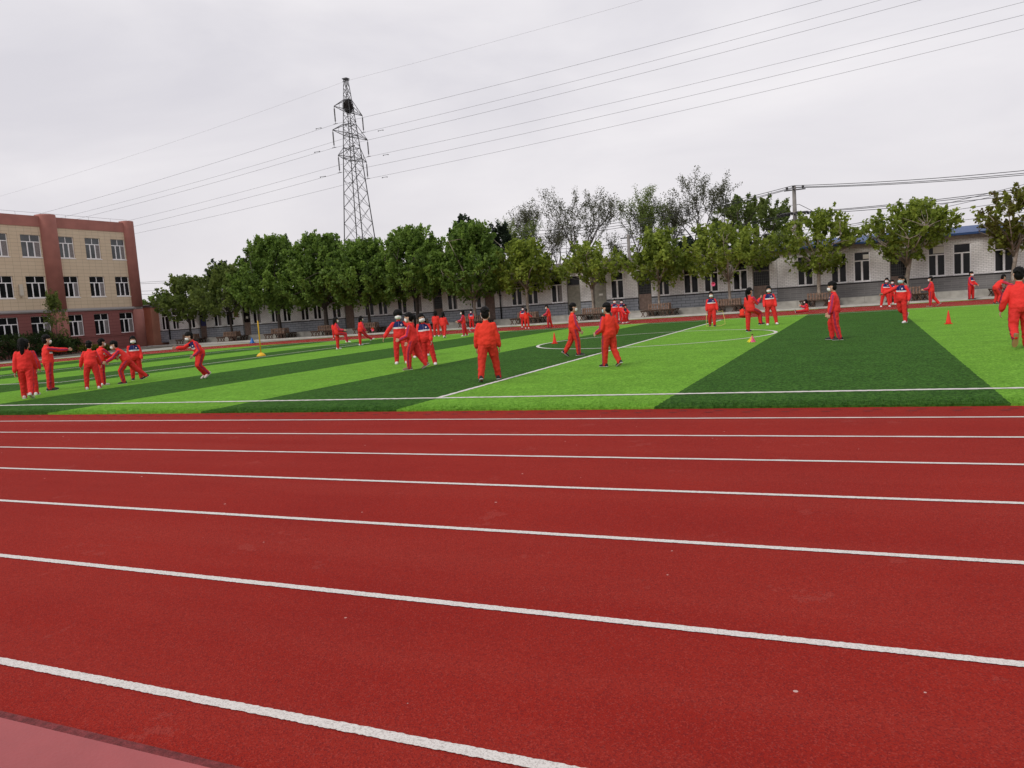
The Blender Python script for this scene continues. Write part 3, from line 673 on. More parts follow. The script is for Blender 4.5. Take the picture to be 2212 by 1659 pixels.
BARE = [
 (1145,430,84,1.0,.5,'leafs',.8,'sparse bare tree with thin leaves, first of the pair left of centre beyond the roof'),
 (1190,455,82,.7,.35,'leafs',.7,'thin twiggy tree between the two larger bare trees left of centre'),
 (1245,405,78,1.05,.55,'leafs',.8,'rounded bare tree with ascending branches and dark leaf tufts at its top'),
 (1110,470,80,.8,.5,'leafo',.8,'low sparse olive-tinted tree at the left end of the bare trees'),
 (1375,400,80,1.0,.8,'leafo',1.0,'half-bare tree with greenish top, left of the tallest bare tree'),
 (1432,428,82,.7,.5,'leafs',.8,'slender bare tree between the greenish one and the tallest one'),
 (1510,362,78,1.15,.7,'leafs',.9,'tallest bare tree beyond the roof, with crooked spreading boughs'),
 (1320,500,72,1.0,.2,'leafs',.6,'low brushy leafless tree in the gap between the two groups of bare trees'),
 (1690,500,70,.9,.4,'leafo',.8,'low sparse tree beside the foot of the utility pole'),
]
for i, (px, py, Y, sp, lf, lm, dn, lb) in enumerate(BARE): bare_tree(lb, px, py, Y, sp*1.3, 300+i, min(1, lf*1.5), lm, dn*1.25, fork=.24)
# shrubs by the three-storey building
SH = [(8,58,2.0,2.2),(48,55,1.5,1.9),(90,52,1.6,2.4),(120,50,1.3,1.7),(148,50,1.1,1.4),(190,50,.8,.7),(215,50,.6,.5)]
for i, (px, Y, rx, H) in enumerate(SH):
    q = ray(px, 700); X = -59.6 + (i % 2)*.8; Yb = q.y / q.x * X
    rng = np.random.default_rng(400+i); n = int(26*rx); cs = np.stack([rng.normal(0, rx*.38, n), rng.normal(0, rx*.38, n), .25 + rng.random(n)*(H-.45)*(.9)], 1)
    t = thing('shrub', ['dark green shrub at the left edge, largest before the red ground floor', 'dark shrub behind the girl at the far left', 'tall dark shrub behind the boy with his arm out', 'dark shrub right of the boy with his arm out', 'lower dark shrub before the first round column', 'small dry shrub right of the first column', 'smallest dry shrub at the end of the planting'][i], 'shrub', (X, Yb, .06), 0, 'shrubs before the three-storey building')
    V, F, T = leaves(rng, cs, .3, 70, .11, 1); obj('foliage', mesh_np('foliage', V, F, T), MT['leafh' if i < 5 else 'leafr'], t)
    bm = bmesh.new()
    for c in cs[::4]: tube(bm, [(c[0]*.2, c[1]*.2, -.05), (c[0]*.6, c[1]*.6, c[2]*.6), tuple(c)], [.02, .014, .006], 4)
    obj('stem', bm, MT['barkd'], t)
q = ray(112, 640); tree('sapling', 'slim half-bare sapling standing against the first round column', None, -59.0, q.y/q.x*-59.0, 5.1, 1.0, 1.1, MT['leafo'], MT['barkd'], 77, 70, 30, .11, 'cone', .04, clump=.32, nlimb=5, zb=.06)
# ================================================================== benches round the trees
def make_bench(label, x):
    t = thing('tree_bench', label, 'bench', (x, 53.3, .10), 0, 'wooden benches round the tree trunks')
    bm = bmesh.new(); hx, hy, ix, iy = 1.18, .78, .62, .30
    for k in range(4):
        o = k * .125
        box(bm, -hx, hx, -hy+o, -hy+o+.11, .40, .44); box(bm, -hx, hx, hy-o-.11, hy-o, .40, .44)
        box(bm, -hx+o*1.1, -hx+o*1.1+.11, -hy+.5, hy-.5, .402, .442); box(bm, hx-o*1.1-.11, hx-o*1.1, -hy+.5, hy-.5, .402, .442)
    obj('seat', bm, MT['wood'], t)
    bm = bmesh.new(); n = 9
    for s in (-1, 1):
        for i in range(n):
            x_ = -.68 + 1.36*i/(n-1); y0, y1 = s*.26, s*.34
            vs = [(x_-.04, y1-.015, .44), (x_+.04, y1-.015, .44), (x_+.04, y1+.015, .44), (x_-.04, y1+.015, .44)]
            vt = [(a, b - s*.08, .86) for a, b, c in vs]; loft(bm, [vs, vt], smooth=False)
        box(bm, -.72, .72, s*.30-.012+(.0), s*.30+.012, .50, .55); box(bm, -.72, .72, s*.265-.012, s*.265+.012, .76, .81)
    for s in (-1, 1):
        for i in range(3):
            y_ = -.18 + .18*i; box(bm, s*.72-.015, s*.72+.015, y_-.045, y_+.045, .44, .85)
    bmesh.ops.recalc_face_normals(bm, faces=bm.faces); obj('backrest', bm, MT['woodb'], t)
    for sx, sy in ((-1, -1), (1, -1), (-1, 1), (1, 1)):
        bm = bmesh.new()
        for xa in (1.02, .66, .36):      # splayed struts, crossing like a lattice
            for s2 in (-1, 1):
                p = [(sx*xa - s2*.13, sy*.68, 0), (sx*xa + s2*.13, sy*.68, .40)]
                vs = [(p[0][0]-.03, p[0][1]-.022+s2*.024, 0), (p[0][0]+.03, p[0][1]-.022+s2*.024, 0), (p[0][0]+.03, p[0][1]+.022+s2*.024, 0), (p[0][0]-.03, p[0][1]+.022+s2*.024, 0)]
                vt = [(a + s2*.26, b, .40) for a, b, c in vs]; loft(bm, [vs, vt], smooth=False)
        box(bm, min(sx*.2, sx*1.12), max(sx*.2, sx*1.12), sy*.68-.02, sy*.68+.02, .345, .398)
        bmesh.ops.recalc_face_normals(bm, faces=bm.faces); obj('support', bm, MT['wood'], t)
    return t
BL = ['wooden bench round the rightmost tree, half hidden by the bending child', 'wooden bench round the broad tree behind the girl with flying hair', 'wooden bench behind the seated girl and the walking boy',
 'wooden bench right of the girl with the skipping rope', 'wooden bench before the barred door, left of the girl with the skipping rope', 'wooden bench before the grey-green doors, between two walking boys',
 'wooden bench behind the two girls standing face to face', 'wooden bench behind the broad-shouldered boy', 'wooden bench hidden behind the foursome', 'wooden bench behind the girl kicking forward',
 'wooden bench behind the girl lifting her knee', 'wooden bench right of the yellow pole', 'wooden bench between the running boy and the yellow pole', 'leftmost wooden bench, behind the running boy']
def kneeXs(): return BX
b0 = None
for x, lb in zip(BX, BL):
    if b0 is None: b0 = make_bench(lb, x)
    else: dup(b0, (x, 53.3, .10), 0, lb)
for i in (0, 1, 2, 3):    # pale concrete blocks under the four right-hand benches
    bm = bmesh.new(); box(bm, -.26, .26, -.26, .26, 0, .36); box(bm, -.29, .29, -.29, .29, .36, .385)
    o = obj('tree_planter', bm, MT['concrete2'], None, (BX[i], 53.3 - .0, .10)); o.location = (BX[i] + .02, 53.3, .101)
    o['label'] = 'pale square concrete planter inside the ' + BL[i]; o['label'] = ' '.join(o['label'].split()[:16]); o['category'] = 'planter'; o['group'] = 'concrete planters round the right-hand tree trunks'
# ================================================================== pylon and lines
PD = 128.0
r0 = ray(792, 684); k = PD / math.hypot(r0.x, r0.y); PX, PY = r0.x*k, r0.y*k
fw = Vector((r0.x, r0.y, 0)).normalized(); rt = Vector((fw.y, -fw.x, 0))
AR = (rt*.56 + fw*.83).normalized(); WD = (rt*.83 - fw*.56).normalized()      # arm direction, wire direction
def pz(py, px=760): return CAM_H + ray(px, py).z * PD / math.hypot(ray(px, py).x, ray(px, py).y)
t = thing('power_pylon', 'tall grey steel lattice power pylon with a dark nest, rising behind the trees', 'pylon', (PX, PY, 0))
HT = pz(170, 748)
z_arm = [pz(240, 757), pz(292, 762), pz(343, 767)]
arm_len = [3.75, 4.65, 3.8]
def hw(z):    # half width of the tower body
    za = z_arm[2]
    return 2.47 + (1.03 - 2.47) * z / za if z < za else (1.03 + (.58 - 1.03) * (z - za) / (z_arm[0] - za) if z < z_arm[0] else .58 + (.24 - .58) * (z - z_arm[0]) / (HT - z_arm[0]))
def corner(z, i): s = ((1,1),(1,-1),(-1,-1),(-1,1))[i % 4]; return AR*hw(z)*s[0] + WD*hw(z)*s[1] + Vector((0, 0, z))
bm = bmesh.new()
for i in range(4): tube(bm, [corner(z, i) for z in (0, z_arm[2], z_arm[0], HT)], [.11, .09, .07, .05], 4)
obj('leg_posts', bm, MT['steel'], t)
bm = bmesh.new(); z = 0; lv = []
while z < HT - .8:
    lv.append(z); z += max(1.0, hw(z) * 1.55)
lv.append(HT)
for a, b in zip(lv, lv[1:]):
    for i in range(4):
        tube(bm, [corner(a, i), corner(b, i+1)], .038, 3); tube(bm, [corner(a, i+1), corner(b, i)], .038, 3)
for z in (lv[3], lv[4], z_arm[2], z_arm[2]+1.6, z_arm[1], z_arm[1]+1.6, z_arm[0], z_arm[0]+1.7, HT):
    for i in range(4): tube(bm, [corner(z, i), corner(z, i+1)], .045, 3)
    tube(bm, [corner(z, 0), corner(z, 2)], .03, 3)
obj('bracing', bm, MT['steel'], t)
WP = []
for z, L in zip(z_arm, arm_len):
    for s in (-1, 1):
        bm = bmesh.new(); tip = AR*L*s + Vector((0, 0, z)); c = lambda q, u: AR*hw(q)*s + WD*hw(q)*u + Vector((0, 0, q))
        for u in (-1, 1):
            tube(bm, [c(z, u), tip], .055, 4); tube(bm, [c(z+1.7, u), tip + Vector((0, 0, .03))], .055, 4)
            m1 = c(z, u).lerp(tip, .45); tube(bm, [c(z, -u), m1], .03, 3); tube(bm, [c(z+1.7, u).lerp(tip, .45), m1], .03, 3)
        obj('cross_arm', bm, MT['steel'], t)
        bm = bmesh.new(); tube(bm, [tip, tip - Vector((0, 0, .3))], .05, 4)
        for q in range(13): a = tip - Vector((0, 0, .35 + q*.15)); tube(bm, [a, a - Vector((0, 0, .10))], [.115, .09], 6)
        tube(bm, [tip - Vector((0, 0, .3)), tip - Vector((0, 0, 2.55))], .035, 4); tube(bm, [tip - WD*.35 - Vector((0, 0, 2.6)), tip + WD*.35 - Vector((0, 0, 2.6))], .05, 4)
        obj('insulator', bm, MT['porcelain'], t); WP.append(tip + Vector((PX, PY, -2.62)))
bm = bmesh.new(); box(bm, -.42, .42, -.42, .42, HT-.1, HT+.05); tube(bm, [WD*-.6 + Vector((0, 0, HT-.35)), WD*.6 + Vector((0, 0, HT-.35))], .06, 4); obj('cap', bm, MT['steel'], t)
bm = bmesh.new(); R_ = random.Random(5); cz = z_arm[0] + .75
ball(bm, Vector((0, 0, cz)), .72, (.95, .95, 1.4), seg=16)
for v in bm.verts: v.co += Vector((R_.uniform(-.12, .12), R_.uniform(-.12, .12), R_.uniform(-.12, .12)))
for k in range(240):
    a, e = R_.uniform(0, 2*PI), R_.uniform(-1.3, 1.3); p = Vector((math.cos(a)*math.cos(e)*.7, math.sin(a)*math.cos(e)*.7, math.sin(e)*.98 + cz)); d = Vector((R_.gauss(0, 1), R_.gauss(0, 1), R_.gauss(0, .6))).normalized()*.28
    tube(bm, [p - d, p + d], .022, 3)
obj('nest', bm, MT['nest'], None, (PX, PY, 0), label='big dark twig nest lodged in the upper part of the steel pylon', category='nest')
def wire(name, pts, r, m, label, cat, group=None, sag=None):
    bm = bmesh.new(); tube(bm, pts, r, 4); o = obj(name, bm, m, None, label=label, category=cat)
    if group: o['group'] = group
def catenary(a, b, sag, n=24):
    return [a.lerp(b, i/n) - Vector((0, 0, 4*sag*(i/n)*(1 - i/n))) for i in range(n+1)]
WP.append(Vector((PX, PY, HT - .35)))
wl = ['upper near-side','upper far-side','middle near-side','middle far-side','lower near-side','lower far-side','topmost earth']
LE = [(82,463),(153,465),(175,471),(274,477.5),(289,489),(333,496),(0,424)]; RE = [(1775,0),(1902,0),(1989,0),(2212,4),(2212,32),(2212,62),(1388,0)]
def span(p, px, py, tmax, c, n=26):
    """one cable span leaving point p in the plane of the line, sagging so that it also meets the surveyed sight line"""
    r = ray(px, py); A = Matrix(((r.x, -WD.x), (r.y, -WD.y))); q = A.inverted() @ Vector((p.x, p.y)); k, tt = q.x, q.y
    z = CAM_H + r.z*k; m = (z - p.z - c*tt*tt)/tt
    return [p + WD*u + Vector((0, 0, m*u + c*u*u)) for u in [tmax*i/n for i in range(n+1)]]
for i, p in enumerate(WP):
    L = span(p, *LE[i], -190, 3.2e-4)[::-1]; Rr = span(p, *RE[i], 118, 2.5e-4)
    wire('power_line', L[:-1] + Rr, .018 if i < 6 else .012, MT['wire'] if i < 6 else MT['wireg'], 'thin %s cable strung from the steel pylon across the sky' % wl[i], 'cable', 'cables carried by the pylon')
    if i < 6:
        for s in (-1, 1):
            q = p + WD*s*3.2 - Vector((0, 0, .15)); bm = bmesh.new()
            tube(bm, [q - WD*.45, q + WD*.45], .035, 4)
            for e in (-.45, .45): ball(bm, q + WD*e - Vector((0, 0, .03)), .09, seg=6)
            o = obj('line_damper', bm, MT['steel'], None, label='small weight hanging on the %s cable %s of the pylon' % (wl[i], 'left' if s < 0 else 'right'), category='damper', group='vibration dampers on the pylon cables')
# utility pole
pp = atY(1715, 402, 63.0); pH = pp.z
t = thing('utility_pole', 'concrete utility pole with two sets of insulators beyond the blue roof', 'pole', (pp.x, 63, 0))
bm = bmesh.new(); tube(bm, [(0, 0, 0), (0, 0, pH)], [.21, .13], 12); obj('shaft', bm, MT['pole'], t)
bm = bmesh.new(); box(bm, -.05, .05, -.85, .85, pH-.3, pH-.2); box(bm, -.7, .8, -.06, .06, pH-.32, -.24+pH); obj('crossarm', bm, MT['steel'], t)
for x_, y_ in ((-.5, 0), (0, -.75), (0, .75), (.62, 0)):
    bm = bmesh.new(); tube(bm, [(x_, y_, pH-.24), (x_, y_, pH-.1), (x_, y_, pH-.04)], [.03, .10, .07], 8); obj('insulator', bm, MT['porcelain'], t)
zm = pH - 2.1
bm = bmesh.new(); box(bm, -.06, .06, -.9, .9, zm, zm+.1); box(bm, -.9, .9, -.07, .07, zm+.12, zm+.2); obj('crossarm', bm, MT['steel'], t)
for s in (-1, 1):
    for y_ in (-.6, 0, .6):
        bm = bmesh.new(); pts = [Vector((s*(.1+.24*q), y_, zm + .12 - .02*q)) for q in range(6)]
        for a, b in zip(pts, pts[1:]): tube(bm, [a, a.lerp(b, .7)], [.05, .10], 6)
        obj('strain_insulator', bm, MT['porcelain'], t)
bm = bmesh.new()
for s in (-1, 1): tube(bm, [Vector((s*1.3, s*.3, zm+.1)), Vector((s*.8, .5, zm+.45)), Vector((s*.3, .2, zm+.75)), Vector((0, 0, zm+.7))], .02, 4)
obj('jumper_loop', bm, MT['wireb'], t)
P = Vector((pp.x, 63, 0))
k = 0
for dz, dy, (rpx, rpy), lb in ((-.05, -.75, (2212, 352), 'front top'), (-.08, 0, (2212, 358), 'middle top'), (-.05, .75, (2212, 362), 'rear top'),
                       (-2.0, -.6, (2212, 391), 'front lower'), (-2.0, 0, (2212, 396), 'middle lower'), (-2.05, .6, (2212, 404), 'rear lower')):
    a = P + Vector((0.05, dy, pH + dz)); e = atY(rpx, rpy, 60 + dy); e2 = a + (e - a) * 2.6; e2.z += 1.0
    wire('overhead_wire', catenary(a, e2, .9), .021, MT['wireb'], 'black wire running right from the utility pole, %s of six' % lb, 'wire', 'wires right of the utility pole')
for dz, dy, (lpx, lpy), lb in ((-.05, -.75, (1120, 500), 'front top'), (-.08, 0, (1120, 508), 'middle top'), (-.05, .75, (1115, 516), 'rear top'),
                       (-2.0, -.6, (1115, 540), 'front lower'), (-2.0, .6, (1115, 549), 'rear lower')):
    a = P + Vector((-0.05, dy, pH + dz)); e = atY(lpx, lpy, 74 + dy)
    wire('overhead_wire', catenary(e, a, .7), .021, MT['wireb'], 'black wire running left from the utility pole behind the bare trees, %s of five' % lb, 'wire', 'wires left of the utility pole')
for (x1, y1), (x2, y2), Y, lb in (((1840, 478), (2212, 392), 70, 'steepest'), ((1850, 480), (2212, 402), 71, 'second'), ((1700, 495), (2212, 425), 72, 'third'), ((1650, 520), (2212, 452), 72, 'lowest')):
    a = atY(x1, y1, Y); e = atY(x2, y2, Y-6); d = e - a
    wire('overhead_wire', catenary(a - d*.5, e + d*.4, .3), .016, MT['wireb'], 'thin distant wire crossing low behind the right-hand trees, %s of four' % lb, 'wire', 'distant wires at the right')
for j, (ya, yb) in enumerate(((608, 596), (611, 602), (627, 618), (634, 630))):
    a = atY(300, ya, 75); e = atY(470, yb, 75); d = e - a
    wire('overhead_wire', catenary(a - d*.5, e + d, .2), .018, MT['wireb'], 'thin wire behind the olive trees beside the three-storey building, number %s from the top' % ['first', 'second', 'third', 'fourth'][j], 'wire', 'wires by the three-storey building')
p2 = atY(1357, 507, 66); t = thing('utility_pole', 'second, lower concrete pole half hidden behind the pointed yellow-green tree', 'pole', (p2.x, 66, 0))
bm = bmesh.new(); tube(bm, [(0, 0, 0), (0, 0, p2.z)], [.19, .13], 12); obj('shaft', bm, MT['pole'], t)
bm = bmesh.new(); box(bm, -.7, .7, -.05, .05, p2.z-.3, p2.z-.2); obj('crossarm', bm, MT['steel'], t)
# ================================================================== small things on the pitch
def cone(px, py, pt, label, H=None):
    p = g(px, py); H = H or atD(px, pt, p.x, p.y)
    t = thing('traffic_cone', label, 'cone', (p.x, p.y, .03), random.Random(px).uniform(0, 1), 'red marker cones on the pitch'); r = H*.19
    bm = bmesh.new(); prof = [(r*1.02, .02), (r*.95, .05), (r*.16, H*.97), (r*.12, H)]
    loft(bm, [[(a*math.cos(q*PI/12), a*math.sin(q*PI/12), z) for q in range(24)] for a, z in prof]); obj('cone_body', bm, MT['cone'], t)
    bm = bmesh.new(); box(bm, -r*1.12, r*1.12, -r*1.12, r*1.12, 0, .022); bmesh.ops.bevel(bm, geom=bm.edges[:], offset=.006, segments=2, affect='EDGES'); obj('cone_base', bm, MT['cone'], t)
cone(1198.5, 744, 720, 'red cone beside the left curve of the centre circle')
cone(2049, 702, 672.5, 'red cone on the light green stripe at the right')
cone(-2.5, 797, 783, 'red cone cut off by the left edge of the photo')
p = g(564.6, 771); Hh = atD(557, 694, p.x, p.y)
t = thing('marker_pole', 'yellow training pole on a round yellow base on the pitch', 'pole', (p.x, p.y, .03))
bm = bmesh.new(); tube(bm, [(0, 0, .1), (0, 0, Hh-.05), (0, 0, Hh)], [.028, .026, .012], 12); obj('shaft', bm, MT['yellow'], t)
bm = bmesh.new(); loft(bm, [[(a*math.cos(q*PI/12), a*math.sin(q*PI/12), z) for q in range(24)] for a, z in ((.2, 0), (.2, .03), (.16, .09), (.08, .15), (.035, .165))]); obj('base', bm, MT['yellow'], t)
def shuttle(px, py, x, y, z, cols, label, s=1.0, tilt=(.4, .3)):
    t = thing('feather_shuttlecock', label, 'shuttlecock', (x, y, z)); t.rotation_euler = (tilt[0], tilt[1], 0); t.scale = (s, s, s)
    bm = bmesh.new(); tube(bm, [(0, 0, 0), (0, 0, .012), (0, 0, .02)], [.02, .02, .008], 12); obj('weight', bm, MT['slot'], t)
    for i, c in enumerate(cols):
        bm = bmesh.new()
        for k in range(3):
            a = 2*PI*(i + k/3*1.0)/len(cols); d = Vector((math.cos(a), math.sin(a), 0)); n = Vector((-d.y, d.x, 0))
            sp = [(0, .004, .018), (.03, .02, .07), (.07, .03, .12), (.11, .02, .16), (.125, .004, .175)]
            up = [[Vector(d*(r*.8) + n*w_ + Vector((0, 0, z_))), Vector(d*(r*.8) - n*w_ + Vector((0, 0, z_))), Vector(d*(r*.8) - n*w_ + Vector((0, 0, z_+.003))), Vector(d*(r*.8) + n*w_ + Vector((0, 0, z_+.003)))] for r, w_, z_ in sp]
            loft(bm, up)
        obj('feather', bm, MT[c], t)
p = g(1626, 741); shuttle(0, 0, p.x, p.y, .245, ['pink', 'yelf', 'whitef'], 'red, yellow and white feather shuttlecock standing on the light green stripe', 1.3, (PI + .15, .15))
v = ray(1542.7, 612); k = 33 / v.y; shuttle(0, 0, v.x*k, 33, CAM_H + v.z*k, ['pink', 'pink', 'pink'], 'pink feather shuttlecock in the air above the girl with the skipping rope', .95, (1.8, .5))
v = ray(809, 711); k = 30.5 / v.y; shuttle(0, 0, v.x*k, 30.5, CAM_H + v.z*k, ['orange', 'orange', 'pink'], 'orange feather shuttlecock in the air before the kicking girl', .95, (1.6, 1.0))
p = g(545, 741); t = thing('marker_disc_cone', 'small blue marker cone on the far side of the red track', 'cone', (p.x, p.y, 0))
bm = bmesh.new(); loft(bm, [[(a*math.cos(q*PI/10), a*math.sin(q*PI/10), z) for q in range(20)] for a, z in ((.19, 0), (.18, .03), (.03, .42), (.02, .43))]); obj('cone_body', bm, MT['bluep'], t)
bm = bmesh.new(); box(bm, -.2, .2, -.2, .2, .0, .02); obj('cone_base', bm, MT['bluep'], t)
p = atY(1022, 680, 54.4); t = thing('plastic_basin', 'blue plastic basin on the walkway behind the broad-shouldered boy', 'basin', (p.x, 54.7, .52))
bm = bmesh.new(); loft(bm, [[(a*math.cos(q*PI/10), a*math.sin(q*PI/10), z) for q in range(20)] for a, z in ((.25, 0), (.36, .26), (.39, .27), (.39, .29), (.34, .285), (.24, .03))]); obj('bowl', bm, MT['bluep'], t)
bm = bmesh.new(); tube(bm, [(.4*math.cos(q*PI/10), .4*math.sin(q*PI/10), .30) for q in range(21)], .018, 5); obj('rim', bm, MT['bluep'], t)
# ================================================================== people
def capsule(bm, a, b, ra, rb, n=10):
    a, b = Vector(a), Vector(b); d = b - a
    if d.length < 1e-5: ball(bm, a, ra, seg=n); return
    u, v = frame_of(d); d.normalize(); rings = []
    for t, k in ((-1, .12), (-.8, .6), (-.45, .89), (0, 1)): rings.append((a + d*t*ra, ra*k))
    for t, k in ((0, 1), (.45, .89), (.8, .6), (1, .12)): rings.append((b + d*t*rb, rb*k))
    loft(bm, [[c + (u*math.cos(2*PI*q/n) + v*math.sin(2*PI*q/n))*r for q in range(n)] for c, r in rings])
def chain(bm, pts, rs, n=10):
    for i in range(len(pts)-1): capsule(bm, pts[i], pts[i+1], rs[i], rs[i+1], n)
def body_loft(bm, O, M, secs, n=20):
    """secs: (z, rx, ry, yoff) ellipse sections up the torso; O origin, M torso frame"""
    loft(bm, [[O + M @ Vector((rx*math.cos(2*PI*q/n), yo + ry*math.sin(2*PI*q/n), z)) for q in range(n)] for z, rx, ry, yo in secs])
def remeshed(bm, voxel, smooth=3, disp=0, dsize=.08):
    bmesh.ops.recalc_face_normals(bm, faces=bm.faces)
    me = bpy.data.meshes.new('m'); bm.to_mesh(me); bm.free(); o = bpy.data.objects.new('tmp', me); COL.objects.link(o)
    m = o.modifiers.new('r', 'REMESH'); m.mode = 'VOXEL'; m.voxel_size = voxel; m.use_smooth_shade = True
    if smooth: s = o.modifiers.new('s', 'SMOOTH'); s.iterations = smooth; s.factor = .5
    if disp:
        d = o.modifiers.new('d', 'DISPLACE'); tx = bpy.data.textures.get('folds%d' % int(dsize*100)) or bpy.data.textures.new('folds%d' % int(dsize*100), 'CLOUDS')
        tx.noise_scale = dsize; tx.noise_depth = 1; d.texture = tx; d.strength = disp; d.mid_level = .5
    dg = bpy.context.evaluated_depsgraph_get(); out = bpy.data.meshes.new_from_object(o.evaluated_get(dg))
    bpy.data.objects.remove(o); bpy.data.meshes.remove(me)
    for p in out.polygons: p.use_smooth = True
    return out
def limbdir(f, a, s): f, a = math.radians(f), math.radians(a); return Vector((s*math.sin(a), math.cos(a)*math.sin(f), -math.cos(a)*math.cos(f)))
def seg_info(V, A, B):
    A = np.array(A); B = np.array(B); d = B - A; L = (d*d).sum(); t = np.clip(((V - A) @ d) / L, 0, 1); C = A + t[:, None]*d; W = V - C
    return np.linalg.norm(W, axis=1), W
def stripe_val(V, segs, side, r0):
    """signed distance from the outer seam line of a limb; 9 on the inner side"""
    best = None
    for A, B in segs:
        dist, Wv = seg_info(V, A, B); d = (Vector(B) - Vector(A)).normalized(); o = Vector((side, 0, 0)); o = (o - d*o.dot(d))
        if o.length < .2: o = Vector((side*.3, 0, 1)); o = o - d*o.dot(d)
        o.normalize(); c = d.cross(o)
        sc = Wv @ np.array(c); ou = Wv @ np.array(o); val = np.where(ou > 0, sc, 9)
        if best is None: best = (dist, val)
        else: k = dist < best[0]; best = (np.where(k, dist, best[0]), np.where(k, val, best[1]))
    return best
def setattrs(me, **kw):
    for k, a in kw.items():
        if a.ndim == 1: x = me.attributes.new(k, 'FLOAT', 'POINT'); x.data.foreach_set('value', a.astype(np.float32))
        else: x = me.attributes.new(k, 'FLOAT_VECTOR', 'POINT'); x.data.foreach_set('vector', a.astype(np.float32).ravel())
def verts(me): a = np.empty(len(me.vertices)*3, np.float32); me.vertices.foreach_get('co', a); return a.reshape(-1, 3)
STAND = dict(L=(3, 5, 0, 2), R=(-3, 5, 0, 2), aL=(5, 12, 18, 4), aR=(5, 12, 18, 4))
def person(label, foot, ytop, v, far=False, lean=0, side=0, L=None, R=None, aL=None, aR=None, hair='short', shoe='shoek', mask='mask', fat=1.07, head=(0, 0, 0), group=None,
           warm=False, lift=0.0, sit=False, collar=None, twist=0, H=None, fL=None, fR=None, z0=.028, solem='sole'):
    L = L or STAND['L']; R = R or STAND['R']; aL = aL or STAND['aL']; aR = aR or STAND['aR']
    p = g(foot[0], foot[1]); th = math.degrees(math.atan2(p.y, p.x)); yaw = math.radians(th - v - 90)
    Q = Matrix.Rotation(math.radians(-lean), 3, 'X') @ Matrix.Rotation(math.radians(side), 3, 'Y') @ Matrix.Rotation(math.radians(twist), 3, 'Z')
    O = Vector((0, 0, 0))                      # pelvis
    N_ = O + Q @ Vector((0, 0, .445)); legs = []; arms = []
    for s, l, fp in ((-1, L, fL), (1, R, fR)):
        h = O + Vector((s*.085, 0, -.02)); k = h + limbdir(l[0], l[1], s)*.37; a = k + limbdir(l[2], l[3], s)*.36
        pt = fp if fp is not None else (0 if abs(l[2]) < 22 else l[2]*.85)
        pr = math.radians(pt); fd = Vector((s*.12, math.cos(pr), math.sin(pr))).normalized()
        legs.append((s, h, k, a, fd))
    for s, l in ((-1, aL), (1, aR)):
        sh = O + Q @ Vector((s*.155, 0, .362)); e = sh + limbdir(l[0], l[1], s)*.255; wv = e + limbdir(l[2], l[3], s)*.225
        arms.append((s, sh, e, wv))
    zmin = min(min((a + fd*.13).z, (a - fd*.06).z) - .062 for _, h, k, a, fd in legs)
    if sit: zmin = min(zmin, -.125)
    T = Vector((0, 0, -zmin + lift))
    sh_ = lambda q: q + T
    O2, N2 = sh_(O), sh_(N_); Qh = Q @ Matrix.Rotation(math.radians(-(head[0] - lean*.7)), 3, 'X') @ Matrix.Rotation(math.radians(head[1]), 3, 'Y') @ Matrix.Rotation(math.radians(head[2]), 3, 'Z')
    Hc = N2 + Q @ Vector((0, .008, .045)) + Qh @ Vector((0, .02, .105))
    top = Hc.z + .172
    scale = (H / top) if H else (atD(foot[0], ytop, p.x, p.y) - z0) / top
    if abs(math.sin(yaw)) >= 0: pass
    fx = sum((l[3].x for l in legs)) / 2; fy = sum((l[3].y for l in legs)) / 2
    if sit: fx = fy = 0
    root = thing('person', label, 'person', (0, 0, z0), yaw, group); root.scale = (scale,)*3
    off = Matrix.Rotation(yaw, 3, 'Z') @ Vector((fx*scale, fy*scale, 0)); root.location = (p.x - off.x, p.y - off.y, z0)
    if not (1.05 < scale*1.5 < 1.85): print('SIZE', label, round(scale*1.5, 2))
    vx = .0075 if not far else .0105
    # --- body: head, neck, trunk, limbs and hands, one surface
    bm = bmesh.new(); F_ = lambda x, y, z: Hc + Qh @ Vector((x, y, z + .012))*1.13
    n = 14; rings = []
    for z, rx, fy_, by in ((-.122, .022, .075, -.02), (-.112, .042, .085, .005), (-.09, .056, .088, .035), (-.06, .065, .088, .062), (-.03, .071, .088, .082), (0, .075, .086, .093), (.035, .077, .086, .098), (.07, .073, .078, .094), (.1, .058, .058, .074), (.12, .036, .036, .046), (.13, .012, .012, .018)):
        rings.append([F_(rx*math.cos(2*PI*q/n), (fy_ if math.sin(2*PI*q/n) > 0 else by)*math.sin(2*PI*q/n), z) for q in range(n)])
    loft(bm, rings)
    capsule(bm, F_(0, .086, -.01), F_(0, .102, -.032), .007, .012, 8)       # nose
    capsule(bm, F_(-.03, .078, .022), F_(.03, .078, .022), .013, .013, 8)   # brow
    capsule(bm, F_(-.018, .078, -.066), F_(.018, .078, -.066), .011, .011, 8)   # lips
    for s in (-1, 1): ball(bm, F_(s*.079, -.01, -.005), .028, (.35, .75, 1.1), Qh, 8)
    chain(bm, [N2 + Q @ Vector((0, 0, -.06)), N2 + Q @ Vector((0, 0, .02)), F_(0, -.015, -.07)], [.055, .048, .046])
    body_loft(bm, O2, Q, [(-.05, .07, .05, 0), (0, .11, .075, 0), (.12, .10, .07, 0), (.28, .125, .08, 0), (.38, .12, .065, 0), (.43, .05, .045, 0)])
    for s, h, k, a, fd in legs:
        chain(bm, [sh_(h), sh_(k), sh_(a)], [.06, .045, .032]); chain(bm, [sh_(a), sh_(a + fd*.08 - Vector((0, 0, .02)))], [.03, .024])
